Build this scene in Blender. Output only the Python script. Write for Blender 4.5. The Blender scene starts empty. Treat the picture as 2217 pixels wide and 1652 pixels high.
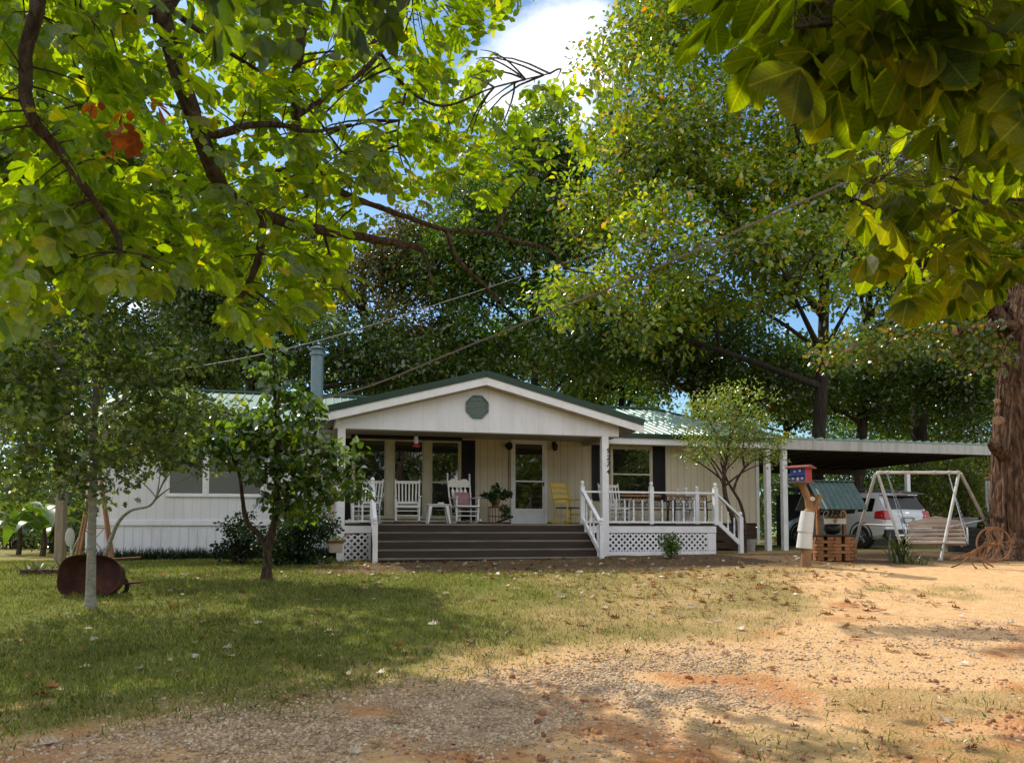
import bpy, math, random
import numpy as np
from mathutils import Vector, Matrix, noise
random.seed(7); RNG = np.random.default_rng(11)
SC = bpy.context.scene; COL = SC.collection
R = math.radians
# ------------------------------------------------------------------ camera model (photo measured at 2217 x 1652)
F = 1700.0; PCX = 1108.5; PCY = 1061.0; PITCH = R(3.0); EYE = 1.5
CP, SP = math.cos(PITCH), math.sin(PITCH)
def ray(px, py):
    x = (px-PCX)/F; y = -(py-PCY)/F
    return Vector((x, CP-SP*y, SP+CP*y))
def W(px, py, Y):
    d = ray(px, py); t = Y/d.y
    return Vector((d.x*t, Y, EYE+d.z*t))
TH = R(14.0); CT, ST = math.cos(TH), math.sin(TH)
P0 = Vector((-3.84, 17.6, 0.0)); ZH = 0.84            # house frame origin (left porch post)
def loc2w(u, v, z): return Vector((P0.x+CT*u-ST*v, P0.y+ST*u+CT*v, ZH+z))
def w2loc(p):
    dx, dy = p.x-P0.x, p.y-P0.y
    return Vector((dx*CT+dy*ST, -dx*ST+dy*CT, p.z-ZH))
def H(px, py, v):                                       # pixel -> (u, z) on the house plane at depth v
    d = ray(px, py); n = Vector((-ST, CT, 0))
    t = (v-(Vector((0,0,EYE))-P0).dot(n))/d.dot(n)
    p = Vector((0,0,EYE))+d*t; l = w2loc(p)
    return l.x, l.z
def sstep(a, b, x):
    t = min(1, max(0, (x-a)/(b-a))); return t*t*(3-2*t)
def ground_z(x, y):
    d = y*0.992-0.12*x
    plat = 0.84+0.010*max(-6, min(14, x+4))
    return plat*sstep(4.2, 18.2, d)-0.25*sstep(30, 60, d)
def gnd(px, py):
    d = ray(px, py); t = 2.0
    while t < 80:
        p = Vector((0,0,EYE))+d*t
        if p.z <= ground_z(p.x, p.y): break
        t += 0.02
    return Vector((p.x, p.y, ground_z(p.x, p.y)))
# ------------------------------------------------------------------ objects
def tag(o, label=None, cat=None, group=None, kind=None):
    if label: o['label'] = label
    if cat: o['category'] = cat
    if group: o['group'] = group
    if kind: o['kind'] = kind
    return o
def thing(name, label, cat, loc=(0,0,0), rz=0.0, group=None):
    o = bpy.data.objects.new(name, None); COL.objects.link(o)
    o.empty_display_size = 0.2; o.location = loc; o.rotation_euler = (0,0,rz)
    return tag(o, label, cat, group)
def copy_tree(o, parent=None):
    c = o.copy(); COL.objects.link(c)
    if parent is not None: c.parent = parent
    for ch in list(o.children): copy_tree(ch, c)
    return c
class MB:
    def __init__(s): s.v = []; s.f = []
    def add(s, vs, fs):
        n = len(s.v); s.v += [tuple(p) for p in vs]; s.f += [tuple(i+n for i in f) for f in fs]
    def hexa(s, p):                                     # 8 points: bottom 4 ccw, top 4
        s.add(p, [(3,2,1,0),(4,5,6,7),(0,1,5,4),(1,2,6,5),(2,3,7,6),(3,0,4,7)])
    def box(s, x0, x1, y0, y1, z0, z1):
        s.hexa([(x0,y0,z0),(x1,y0,z0),(x1,y1,z0),(x0,y1,z0),(x0,y0,z1),(x1,y0,z1),(x1,y1,z1),(x0,y1,z1)])
    def beam(s, p, q, w, h, up=(0,0,1)):
        p = Vector(p); q = Vector(q); d = (q-p).normalized(); up = Vector(up)
        if abs(d.dot(up)) > 0.99: up = Vector((0,1,0))
        a = d.cross(up).normalized()*w/2; b = a.cross(d).normalized()*h/2
        s.hexa([p-a-b, q-a-b, q+a-b, p+a-b, p-a+b, q-a+b, q+a+b, p+a+b])
    def prism(s, poly, off):
        n = len(poly); off = Vector(off); a = [Vector(p) for p in poly]; b = [p+off for p in a]
        s.add(a+b, [tuple(range(n))[::-1], tuple(range(n, 2*n))]+[(i, (i+1)%n, n+(i+1)%n, n+i) for i in range(n)])
    def tube(s, pts, r, n=8, cap=True, jit=0.0, seed=0):
        pts = [Vector(p) for p in pts]; m = len(pts)
        rs = [r]*m if not hasattr(r, '__len__') else list(r)
        vs = []; ref = None
        for i, p in enumerate(pts):
            d = (pts[min(i+1, m-1)]-pts[max(i-1, 0)])
            d = d.normalized() if d.length > 1e-9 else Vector((0,0,1))
            if ref is None:
                ref = d.cross(Vector((0,0,1)) if abs(d.z) < 0.9 else Vector((1,0,0))).normalized()
            a = (ref-d*ref.dot(d)).normalized(); ref = a; b = d.cross(a)
            for k in range(n):
                t = 2*math.pi*k/n; rr = rs[i]
                if jit:
                    q = p+(a*math.cos(t)+b*math.sin(t))*rr
                    rr *= 1+jit*noise.noise(q*(1.2/max(rr, 0.03))+Vector((seed, 0, 0)))
                vs.append(p+(a*math.cos(t)+b*math.sin(t))*rr)
        fs = [(i*n+k, i*n+(k+1)%n, (i+1)*n+(k+1)%n, (i+1)*n+k) for i in range(m-1) for k in range(n)]
        if cap: fs += [tuple(range(n))[::-1], tuple(range((m-1)*n, m*n))]
        s.add(vs, fs)
    def lathe(s, prof, base, n=12, axis=None):
        base = Vector(base); az = Vector(axis or (0,0,1)).normalized()
        ax = az.cross(Vector((0,1,0)) if abs(az.y) < 0.9 else Vector((1,0,0))).normalized(); ay = az.cross(ax)
        vs = [base+az*z+(ax*math.cos(2*math.pi*k/n)+ay*math.sin(2*math.pi*k/n))*max(r, 1e-4) for r, z in prof for k in range(n)]
        m = len(prof)
        fs = [(i*n+k, i*n+(k+1)%n, (i+1)*n+(k+1)%n, (i+1)*n+k) for i in range(m-1) for k in range(n)]
        fs += [tuple(range(n))[::-1], tuple(range((m-1)*n, m*n))]
        s.add(vs, fs)
    def ball(s, c, rx, ry=None, rz=None, n=10):
        ry = ry or rx; rz = rz or rx; c = Vector(c); m = n//2+1
        vs = [(c.x+rx*math.sin(math.pi*i/m)*math.cos(2*math.pi*k/n), c.y+ry*math.sin(math.pi*i/m)*math.sin(2*math.pi*k/n), c.z-rz*math.cos(math.pi*i/m)) for i in range(1, m) for k in range(n)]
        vs += [(c.x, c.y, c.z-rz), (c.x, c.y, c.z+rz)]; b = len(vs)-2
        fs = [(i*n+k, i*n+(k+1)%n, (i+1)*n+(k+1)%n, (i+1)*n+k) for i in range(m-2) for k in range(n)]
        fs += [((k+1)%n, k, b) for k in range(n)]+[((m-2)*n+k, (m-2)*n+(k+1)%n, b+1) for k in range(n)]
        s.add(vs, fs)
    def build_each(s, name, mat, parent=None, **kw):
        """every connected piece becomes a part of its own"""
        par = list(range(len(s.v)))
        def find(i):
            while par[i] != i: par[i] = par[par[i]]; i = par[i]
            return i
        for f in s.f:
            for k in f[1:]: par[find(k)] = find(f[0])
        groups = {}
        for f in s.f: groups.setdefault(find(f[0]), []).append(f)
        out = []
        for fs in groups.values():
            ids = sorted({k for f in fs for k in f}); mp = {k: i for i, k in enumerate(ids)}
            m = MB(); m.v = [s.v[k] for k in ids]; m.f = [tuple(mp[k] for k in f) for f in fs]; out.append(m.build(name, mat, parent, **kw))
        return out
    def build(s, name, mat, parent=None, smooth=True, angle=35, bevel=0.0, label=None):
        me = bpy.data.meshes.new(name); me.from_pydata(s.v, [], s.f); me.update()
        me.materials.append(mat)
        if smooth:
            me.polygons.foreach_set('use_smooth', [True]*len(me.polygons))
            me.set_sharp_from_angle(angle=R(angle))
        o = bpy.data.objects.new(name, me); COL.objects.link(o)
        if parent is not None: o.parent = parent
        if bevel:
            b = o.modifiers.new('bevel', 'BEVEL'); b.width = bevel; b.segments = 2; b.limit_method = 'ANGLE'; b.angle_limit = R(40)
        if label: o['label'] = label
        return o
def bez(p, c, q, n=8):
    p, c, q = Vector(p), Vector(c), Vector(q)
    return [p*(1-t)**2+c*2*t*(1-t)+q*t*t for t in [i/(n-1) for i in range(n)]]
def smooth_path(pts, sub=6):
    pts = [Vector(p) for p in pts]; out = []
    for i in range(len(pts)-1):
        p0 = pts[max(i-1, 0)]; p1 = pts[i]; p2 = pts[i+1]; p3 = pts[min(i+2, len(pts)-1)]
        for k in range(sub):
            t = k/sub
            out.append(0.5*((2*p1)+(p2-p0)*t+(2*p0-5*p1+4*p2-p3)*t*t+(3*p1-p0-3*p2+p3)*t**3))
    out.append(pts[-1]); return out
# ------------------------------------------------------------------ materials
def newmat(name):
    m = bpy.data.materials.new(name); m.use_nodes = True; nt = m.node_tree
    for n in list(nt.nodes): nt.nodes.remove(n)
    return m, nt, nt.nodes, nt.links
def N(nodes, t, **kw):
    n = nodes.new(t)
    for k, v in kw.items():
        if k in n.inputs: n.inputs[k].default_value = v
        else: setattr(n, k, v)
    return n
def c4(c, k=1.0): return (c[0]*k, c[1]*k, c[2]*k, 1)
def pmat(name, col, rough=0.6, col2=None, scale=3.0, metal=0.0, spec=0.4, bump=0.0, bscale=60.0, stretch=(1,1,1), dirt=None, dirt_scale=1.2, dirt_amt=0.5, wave=None, coat=0.0, detail=6):
    m, nt, nd, ln = newmat(name)
    out = nd.new('ShaderNodeOutputMaterial'); b = nd.new('ShaderNodeBsdfPrincipled')
    b.inputs['Roughness'].default_value = rough; b.inputs['Metallic'].default_value = metal
    b.inputs['Specular IOR Level'].default_value = spec; b.inputs['Coat Weight'].default_value = coat
    ln.new(b.outputs[0], out.inputs[0])
    tc = nd.new('ShaderNodeTexCoord'); mp = nd.new('ShaderNodeMapping'); mp.inputs['Scale'].default_value = stretch
    ln.new(tc.outputs['Object'], mp.inputs[0]); vec = mp.outputs[0]
    n1 = N(nd, 'ShaderNodeTexNoise', Scale=scale, Detail=detail, Roughness=0.6); ln.new(vec, n1.inputs['Vector'])
    cr = nd.new('ShaderNodeValToRGB'); e = cr.color_ramp.elements
    c2 = col2 or tuple(x*0.78 for x in col)
    e[0].position = 0.32; e[0].color = c4(c2); e[1].position = 0.66; e[1].color = c4(col)
    ln.new(n1.outputs['Fac'], cr.inputs[0]); csock = cr.outputs[0]
    if dirt:
        n2 = N(nd, 'ShaderNodeTexNoise', Scale=dirt_scale, Detail=8, Roughness=0.7); ln.new(vec, n2.inputs['Vector'])
        r2 = nd.new('ShaderNodeValToRGB'); r2.color_ramp.elements[0].position = 0.5; r2.color_ramp.elements[1].position = 0.72
        r2.color_ramp.elements[1].color = (dirt_amt,)*3+(1,)
        ln.new(n2.outputs['Fac'], r2.inputs[0])
        mx = nd.new('ShaderNodeMix'); mx.data_type = 'RGBA'
        ln.new(r2.outputs[0], mx.inputs[0]); ln.new(csock, mx.inputs[6]); mx.inputs[7].default_value = c4(dirt); csock = mx.outputs[2]
    hs = None
    if bump:
        n3 = N(nd, 'ShaderNodeTexNoise', Scale=bscale, Detail=5, Roughness=0.65); ln.new(vec, n3.inputs['Vector']); hs = n3.outputs['Fac']
    if wave:                                            # (axis, pitch metres, groove width fraction, darkness)
        ax, pitch, gw, dk = wave
        sx = nd.new('ShaderNodeSeparateXYZ'); ln.new(tc.outputs['Object'], sx.inputs[0])
        d1 = N(nd, 'ShaderNodeMath', operation='DIVIDE'); d1.inputs[1].default_value = pitch; ln.new(sx.outputs[ax], d1.inputs[0])
        fr = N(nd, 'ShaderNodeMath', operation='FRACT'); ln.new(d1.outputs[0], fr.inputs[0])
        gt = N(nd, 'ShaderNodeMath', operation='LESS_THAN'); gt.inputs[1].default_value = gw; ln.new(fr.outputs[0], gt.inputs[0])
        mx = nd.new('ShaderNodeMix'); mx.data_type = 'RGBA'
        sc_ = N(nd, 'ShaderNodeMath', operation='MULTIPLY'); sc_.inputs[1].default_value = dk; ln.new(gt.outputs[0], sc_.inputs[0])
        ln.new(sc_.outputs[0], mx.inputs[0]); ln.new(csock, mx.inputs[6]); mx.inputs[7].default_value = c4(col, 0.25); csock = mx.outputs[2]
        inv = N(nd, 'ShaderNodeMath', operation='MULTIPLY'); inv.inputs[1].default_value = -1.5; ln.new(gt.outputs[0], inv.inputs[0])
        if hs is not None:
            ad = N(nd, 'ShaderNodeMath', operation='ADD'); ln.new(hs, ad.inputs[0]); ln.new(inv.outputs[0], ad.inputs[1]); hs = ad.outputs[0]
        else: hs = inv.outputs[0]
    if hs is not None:
        bp = nd.new('ShaderNodeBump'); bp.inputs['Strength'].default_value = bump or 0.5; bp.inputs['Distance'].default_value = 0.01
        ln.new(hs, bp.inputs['Height']); ln.new(bp.outputs[0], b.inputs['Normal'])
    ln.new(csock, b.inputs['Base Color'])
    return m
def leafmat(name, cols, trans=1.0, tmix=0.5, gloss=0.06, grough=0.35, vscale=0.5, tint=(1.25,1.15,0.45), vlo=0.55, vhi=1.25, veins=0.0):
    """cols: list of (position, colour) picked per leaf"""
    m, nt, nd, ln = newmat(name)
    out = nd.new('ShaderNodeOutputMaterial'); geo = nd.new('ShaderNodeNewGeometry')
    cr = nd.new('ShaderNodeValToRGB'); cr.color_ramp.interpolation = 'LINEAR'; e = cr.color_ramp.elements
    while len(e) < len(cols): e.new(0.5)
    for i, (p, c) in enumerate(cols): e[i].position = p; e[i].color = c4(c)
    ln.new(geo.outputs['Random Per Island'], cr.inputs[0])
    tc = tc_ = nd.new('ShaderNodeTexCoord'); ns = N(nd, 'ShaderNodeTexNoise', Scale=vscale, Detail=3); ln.new(tc.outputs['Object'], ns.inputs['Vector'])
    mr = nd.new('ShaderNodeMapRange'); mr.inputs[1].default_value = 0.3; mr.inputs[2].default_value = 0.7; mr.inputs[3].default_value = vlo; mr.inputs[4].default_value = vhi
    ln.new(ns.outputs['Fac'], mr.inputs[0])
    n2 = N(nd, 'ShaderNodeTexNoise', Scale=45.0, Detail=2); ln.new(tc.outputs['Object'], n2.inputs['Vector'])
    m2 = nd.new('ShaderNodeMapRange'); m2.inputs[1].default_value = 0.3; m2.inputs[2].default_value = 0.7; m2.inputs[3].default_value = 0.8; m2.inputs[4].default_value = 1.15
    ln.new(n2.outputs['Fac'], m2.inputs[0])
    mm = N(nd, 'ShaderNodeMath', operation='MULTIPLY'); ln.new(mr.outputs[0], mm.inputs[0]); ln.new(m2.outputs[0], mm.inputs[1])
    csock = cr.outputs[0]
    if veins:                                           # midrib, side veins and brown blemishes in leaf coordinates
        def mth(op, a, b_=None, c_=None):
            n = N(nd, 'ShaderNodeMath', operation=op)
            for i, q in enumerate((a, b_, c_)):
                if q is None: continue
                if isinstance(q, (int, float)): n.inputs[i].default_value = q
                else: ln.new(q, n.inputs[i])
            return n.outputs[0]
        la = nd.new('ShaderNodeAttribute'); la.attribute_name = 'leafco'; sx = nd.new('ShaderNodeSeparateXYZ'); ln.new(la.outputs['Vector'], sx.inputs[0])
        ay = mth('ABSOLUTE', sx.outputs[1]); mid = mth('LESS_THAN', ay, 0.011)
        sv = mth('LESS_THAN', mth('FRACT', mth('MULTIPLY', mth('MULTIPLY_ADD', ay, -0.75, sx.outputs[0]), 10.5)), 0.10)
        vn = mth('MULTIPLY', mth('MAXIMUM', mid, mth('MULTIPLY', sv, 0.55)), veins)
        mv = nd.new('ShaderNodeMix'); mv.data_type = 'RGBA'; ln.new(vn, mv.inputs[0]); ln.new(csock, mv.inputs[6]); mv.inputs[7].default_value = (.24,.22,.05,1)
        nb = N(nd, 'ShaderNodeTexNoise', Scale=38.0, Detail=4, Roughness=0.7); ln.new(tc_.outputs['Object'], nb.inputs['Vector'])
        edge = mth('MULTIPLY_ADD', mth('MULTIPLY', ay, ay), 0.9, nb.outputs['Fac'])
        bl = mth('MULTIPLY', mth('GREATER_THAN', edge, 0.70), 0.7)
        mb_ = nd.new('ShaderNodeMix'); mb_.data_type = 'RGBA'; ln.new(bl, mb_.inputs[0]); ln.new(mv.outputs[2], mb_.inputs[6]); mb_.inputs[7].default_value = (.10,.055,.015,1); csock = mb_.outputs[2]
    vm = N(nd, 'ShaderNodeVectorMath', operation='SCALE'); ln.new(csock, vm.inputs[0]); ln.new(mm.outputs[0], vm.inputs['Scale'])
    tv = N(nd, 'ShaderNodeVectorMath', operation='MULTIPLY'); ln.new(vm.outputs[0], tv.inputs[0]); tv.inputs[1].default_value = tuple(x*trans for x in tint)
    df = nd.new('ShaderNodeBsdfDiffuse'); tr = nd.new('ShaderNodeBsdfTranslucent'); gl = nd.new('ShaderNodeBsdfGlossy')
    gl.inputs['Roughness'].default_value = grough; gl.inputs['Color'].default_value = (1,1,1,1)
    ln.new(vm.outputs[0], df.inputs[0]); ln.new(tv.outputs[0], tr.inputs[0])
    mx = nd.new('ShaderNodeMixShader'); mx.inputs[0].default_value = tmix; ln.new(df.outputs[0], mx.inputs[1]); ln.new(tr.outputs[0], mx.inputs[2])
    m3 = nd.new('ShaderNodeMixShader'); m3.inputs[0].default_value = gloss; ln.new(mx.outputs[0], m3.inputs[1]); ln.new(gl.outputs[0], m3.inputs[2])
    ln.new(m3.outputs[0], out.inputs[0])
    return m
def barkmat(name, col, col2, bscale=14.0, stretch=(1,1,0.18), bump=0.9, moss=None):
    m, nt, nd, ln = newmat(name)
    out = nd.new('ShaderNodeOutputMaterial'); b = nd.new('ShaderNodeBsdfPrincipled'); b.inputs['Roughness'].default_value = 0.9
    b.inputs['Specular IOR Level'].default_value = 0.15
    ln.new(b.outputs[0], out.inputs[0])
    tc = nd.new('ShaderNodeTexCoord'); mp = nd.new('ShaderNodeMapping'); mp.inputs['Scale'].default_value = stretch; ln.new(tc.outputs['Object'], mp.inputs[0])
    n1 = N(nd, 'ShaderNodeTexNoise', Scale=bscale, Detail=8, Roughness=0.7, Distortion=0.6); ln.new(mp.outputs[0], n1.inputs['Vector'])
    vo = N(nd, 'ShaderNodeTexVoronoi', Scale=bscale*0.8); vo.feature = 'DISTANCE_TO_EDGE'; ln.new(mp.outputs[0], vo.inputs['Vector'])
    cr = nd.new('ShaderNodeValToRGB'); e = cr.color_ramp.elements; e[0].position = 0.35; e[0].color = c4(col2); e[1].position = 0.65; e[1].color = c4(col)
    ln.new(n1.outputs['Fac'], cr.inputs[0])
    mn = N(nd, 'ShaderNodeMath', operation='MINIMUM'); mn.inputs[1].default_value = 0.25; ln.new(vo.outputs[0], mn.inputs[0])
    ml = N(nd, 'ShaderNodeMath', operation='MULTIPLY'); ml.inputs[1].default_value = 3.0; ln.new(mn.outputs[0], ml.inputs[0])
    ad = N(nd, 'ShaderNodeMath', operation='ADD'); ln.new(ml.outputs[0], ad.inputs[0]); ln.new(n1.outputs['Fac'], ad.inputs[1])
    bp = nd.new('ShaderNodeBump'); bp.inputs['Strength'].default_value = bump; bp.inputs['Distance'].default_value = 0.04; ln.new(ad.outputs[0], bp.inputs['Height'])
    ln.new(bp.outputs[0], b.inputs['Normal']); ln.new(cr.outputs[0], b.inputs['Base Color'])
    return m
def glassmat(name, tint=(0.012,0.014,0.012), refl=0.16):
    m, nt, nd, ln = newmat(name)
    out = nd.new('ShaderNodeOutputMaterial'); df = nd.new('ShaderNodeBsdfDiffuse'); df.inputs[0].default_value = c4(tint)
    gl = nd.new('ShaderNodeBsdfGlossy'); gl.inputs['Roughness'].default_value = 0.02
    tc = nd.new('ShaderNodeTexCoord'); ns = N(nd, 'ShaderNodeTexNoise', Scale=1.6, Detail=1); ln.new(tc.outputs['Object'], ns.inputs['Vector'])
    bp = nd.new('ShaderNodeBump'); bp.inputs['Strength'].default_value = 0.04; bp.inputs['Distance'].default_value = 0.05; ln.new(ns.outputs['Fac'], bp.inputs['Height']); ln.new(bp.outputs[0], gl.inputs['Normal'])
    mx = nd.new('ShaderNodeMixShader'); mx.inputs[0].default_value = refl
    ln.new(df.outputs[0], mx.inputs[1]); ln.new(gl.outputs[0], mx.inputs[2]); ln.new(mx.outputs[0], out.inputs[0])
    return m
# ------------------------------------------------------------------ baked scatter (one mesh, many small pieces)
def bake(name, tv, tf, M, T, mat, parent=None, smooth=False, leafco=False):
    tv = np.asarray(tv, float); n = len(T); k = len(tv)
    V = np.einsum('nij,kj->nki', M, tv)+T[:, None, :]
    lens = np.array([len(f) for f in tf]); flat = np.concatenate([np.array(f) for f in tf])
    loops = (flat[None, :]+(np.arange(n)*k)[:, None]).ravel()
    tot = np.tile(lens, n); start = np.concatenate([[0], np.cumsum(tot)[:-1]])
    me = bpy.data.meshes.new(name); me.vertices.add(n*k); me.vertices.foreach_set('co', V.astype(np.float32).ravel())
    me.loops.add(len(loops)); me.loops.foreach_set('vertex_index', loops.astype(np.int32))
    me.polygons.add(len(tot)); me.polygons.foreach_set('loop_start', start.astype(np.int32))
    try: me.polygons.foreach_set('loop_total', tot.astype(np.int32))
    except Exception: pass
    if smooth: me.polygons.foreach_set('use_smooth', np.ones(len(tot), bool))
    if leafco:
        at_ = me.attributes.new('leafco', 'FLOAT_VECTOR', 'POINT'); at_.data.foreach_set('vector', np.tile(tv, (n, 1)).astype(np.float32).ravel())
    me.update(calc_edges=True); me.materials.append(mat)
    o = bpy.data.objects.new(name, me); COL.objects.link(o)
    if parent is not None: o.parent = parent
    return o
def unit(a): return a/np.maximum(np.linalg.norm(a, axis=-1, keepdims=True), 1e-9)
def frames(d, nrm, size, wid=1.0):
    """matrix whose columns are leaf axis, side, normal, scaled"""
    d = unit(d); s = unit(np.cross(nrm, d)); n2 = np.cross(d, s)
    sz = np.asarray(size)[:, None]
    return np.stack([d*sz, s*sz*wid, n2*sz], axis=-1)
def flip(tv, tf): return tv, tf
LEAF_S = ([(0,0,0),(.45,.30,.07),(1,0,-.06),(.45,-.30,.07),(.5,0,-.02)], [(0,4,1),(1,4,2),(0,3,4),(4,3,2)])
LEAF_S2 = ([(0,0,0),(.35,.27,.08),(.75,.22,.05),(1,0,-.08),(.75,-.22,.05),(.35,-.27,.08)], [(0,1,2,3)[::-1],(0,3,4,5)[::-1]])
LEAF_L = ([(0,0,0),(.2,.13,.03),(.48,.25,.05),(.78,.22,.02),(1,0,-.10),(.78,-.22,.02),(.48,-.25,.05),(.2,-.13,.03),(.25,0,0),(.55,0,0),(.82,0,-.03)],
          [(0,8,1),(1,8,9,2),(2,9,10,3),(3,10,4),(0,7,8),(8,7,6,9),(9,6,5,10),(10,5,4)])
def _fine():
    ts = [0,.07,.16,.27,.39,.51,.63,.74,.84,.92,.975]; wd = [0,.055,.115,.175,.222,.25,.255,.232,.185,.118,.05]
    v = [(0,0,0)]; n = len(ts)
    for t, w_ in list(zip(ts, wd))[1:]:
        z = -.12*t*t
        v += [(t, w_, z+.10*w_-.9*w_*w_+.012*math.sin(t*40)), (t, 0, z), (t, -w_, z+.10*w_-.9*w_*w_+.012*math.sin(t*40+1))]
    v.append((1,0,-.13)); f = [(0,2,1),(0,3,2)]
    for i in range(n-2):
        a = 1+3*i; f += [(a,a+1,a+4,a+3),(a+1,a+2,a+5,a+4)]
    a = 1+3*(n-2); k = len(v)-1; f += [(a,a+1,k),(a+1,a+2,k)]
    return v, f
LEAF_X = _fine()
LEAF_O = ([(0,0,0),(.18,.05,0),(.3,.30,.06),(.42,.10,.02),(.58,.36,.07),(.7,.12,.02),(.84,.20,.0),(1,0,-.05),(.84,-.20,.0),(.7,-.12,.02),(.58,-.36,.07),(.42,-.10,.02),(.3,-.30,.06),(.18,-.05,0)],
          [(0,1,3,11,13),(1,2,3),(3,4,5),(3,5,9,11),(5,6,7),(5,7,9),(9,7,8),(9,10,11),(11,12,13)])
LEAF_H = ([(0,0,0),(.05,.30,.06),(.35,.42,.08),(.7,.25,.03),(1,0,-.12),(.7,-.25,.03),(.35,-.42,.08),(.05,-.30,.06),(.4,0,-.02)],
          [(0,8,2,1),(2,8,4,3),(0,7,6,8),(8,6,5,4)])
def rand_unit(n): return unit(RNG.normal(size=(n, 3)))
def scatter_clumps(cl, per, size, flat=0.65, up=0.7, jit=0.35, droop=0.25):
    """cl: list of (centre, radius) -> positions, dirs, normals, sizes"""
    P, D, NN, S = [], [], [], []
    for c, r in cl:
        n = max(4, int(per*(r**2)))
        q = rand_unit(n)*(RNG.random((n, 1))**0.45)*r*np.array([1, 1, flat])
        P.append(np.asarray(c)+q)
        d = unit(q+RNG.normal(size=(n, 3))*r*0.5); d[:, 2] -= droop; D.append(d)
        nn = RNG.normal(size=(n, 3))*(1-up*0.5); nn[:, 2] += up; NN.append(nn)
        S.append(size*(1+jit*(RNG.random(n)*2-1)))
    return np.concatenate(P), np.concatenate(D), np.concatenate(NN), np.concatenate(S)
def crown(name, cl, per, size, tmpl, mat, parent, wid=1.0, **kw):
    P, D, NN, S = scatter_clumps(cl, per, size, **kw)
    return bake(name, tmpl[0], tmpl[1], frames(D, NN, S, wid), P, mat, parent)
def ell_clumps(ells, n, r0, r1, shell=0.5):
    out = []
    vol = np.array([e[3]*e[4]*e[5] for e in ells])**0.8; vol = vol/vol.sum()
    for e, k in zip(ells, np.maximum(1, (vol*n).astype(int))):
        for _ in range(k):
            q = RNG.normal(size=3); q /= np.linalg.norm(q); q *= shell+(1-shell)*RNG.random()
            out.append((np.array([e[0]+q[0]*e[3], e[1]+q[1]*e[4], e[2]+q[2]*e[5]]), r0+(r1-r0)*RNG.random()))
    return out
def limbs(mb, trunk, rt, cl, nmain=7, rmin=0.02, n=6, rfrac=0.55, twig=True):
    """branches from a trunk path to the clump centres"""
    pts = [c for c, r in cl]
    if not pts: return
    sel = [int(RNG.integers(len(pts)))]; A = np.array(pts)
    dist = np.linalg.norm(A-A[sel[0]], axis=1)
    while len(sel) < min(nmain, len(pts)):
        j = int(dist.argmax()); sel.append(j); dist = np.minimum(dist, np.linalg.norm(A-A[j], axis=1))
    tz = [p.z for p in trunk]; z0 = tz[0]+0.42*(tz[-1]-tz[0]); nodes = []
    for j in sel:
        q = Vector(pts[j]); tt = min(max((q.z-z0)*0.45+z0, z0), tz[-1])
        k = min(range(len(trunk)), key=lambda i: abs(tz[i]-tt)); p = trunk[k]
        L = (q-p).length; c = p.lerp(q, 0.5)+Vector((0, 0, 0.12*L))+Vector(RNG.normal(size=3)*0.08*L)
        path = bez(p, c, q, 9); r0 = max(rmin*2, rt[k]*rfrac*(0.7+0.5*RNG.random()))
        mb.tube(path, [r0*(1-0.85*i/8) for i in range(9)], n, jit=0.15)
        nodes += [(path[i], r0*(1-0.85*i/8)) for i in range(2, 9)]
    if twig:
        NA = np.array([p[:] for p, r in nodes])
        for j, q in enumerate(pts):
            if j in sel: continue
            dd = np.linalg.norm(NA-q, axis=1); k = int(dd.argmin()); p, r = nodes[k]; q = Vector(q)
            L = (q-p).length; c = p.lerp(q, 0.5)+Vector(RNG.normal(size=3)*0.12*L)
            r0 = max(rmin, r*0.55); mb.tube(bez(p, c, q, 5), [r0*(1-0.8*i/4) for i in range(5)], 5, cap=False)
# ================================================================== camera, light, sky
cam_d = bpy.data.cameras.new('camera'); cam = bpy.data.objects.new('camera', cam_d); COL.objects.link(cam)
cam.location = (0, 0, EYE); cam.rotation_euler = (R(90)+PITCH, 0, 0)
cam_d.sensor_width = 36; cam_d.lens = 36*F/2217; cam_d.shift_y = (PCY-826)/2217; cam_d.clip_start = 0.05; cam_d.clip_end = 4000
cam_d.dof.use_dof = True; cam_d.dof.focus_distance = 15; cam_d.dof.aperture_fstop = 9
SC.camera = cam
SUN_EL, SUN_AZ = R(44), R(-44)          # azimuth from +Y, negative = left
sd = Vector((math.sin(SUN_AZ)*math.cos(SUN_EL), math.cos(SUN_AZ)*math.cos(SUN_EL), math.sin(SUN_EL)))
ld = bpy.data.lights.new('sun', 'SUN'); ld.energy = 5.0; ld.angle = R(0.5); ld.color = (1.0, 0.93, 0.81)
lo = bpy.data.objects.new('sun', ld); COL.objects.link(lo); lo.rotation_euler = sd.to_track_quat('Z', 'Y').to_euler(); lo.location = sd*60
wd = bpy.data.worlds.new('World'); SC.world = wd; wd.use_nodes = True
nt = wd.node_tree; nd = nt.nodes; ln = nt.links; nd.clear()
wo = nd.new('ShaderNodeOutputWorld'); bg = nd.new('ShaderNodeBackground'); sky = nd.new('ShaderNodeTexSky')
sky.sky_type = 'NISHITA'; sky.sun_disc = False; sky.sun_elevation = SUN_EL; sky.sun_rotation = SUN_AZ
sky.dust_density = 0.6; sky.air_density = 1.0
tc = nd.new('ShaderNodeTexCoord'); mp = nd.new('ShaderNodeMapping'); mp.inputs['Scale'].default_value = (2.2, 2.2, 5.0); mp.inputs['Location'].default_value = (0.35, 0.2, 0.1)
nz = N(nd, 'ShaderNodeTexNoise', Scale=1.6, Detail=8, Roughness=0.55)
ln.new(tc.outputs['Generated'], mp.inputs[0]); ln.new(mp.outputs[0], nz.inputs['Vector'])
cr = nd.new('ShaderNodeValToRGB'); cr.color_ramp.elements[0].position = 0.53; cr.color_ramp.elements[1].position = 0.66
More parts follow.
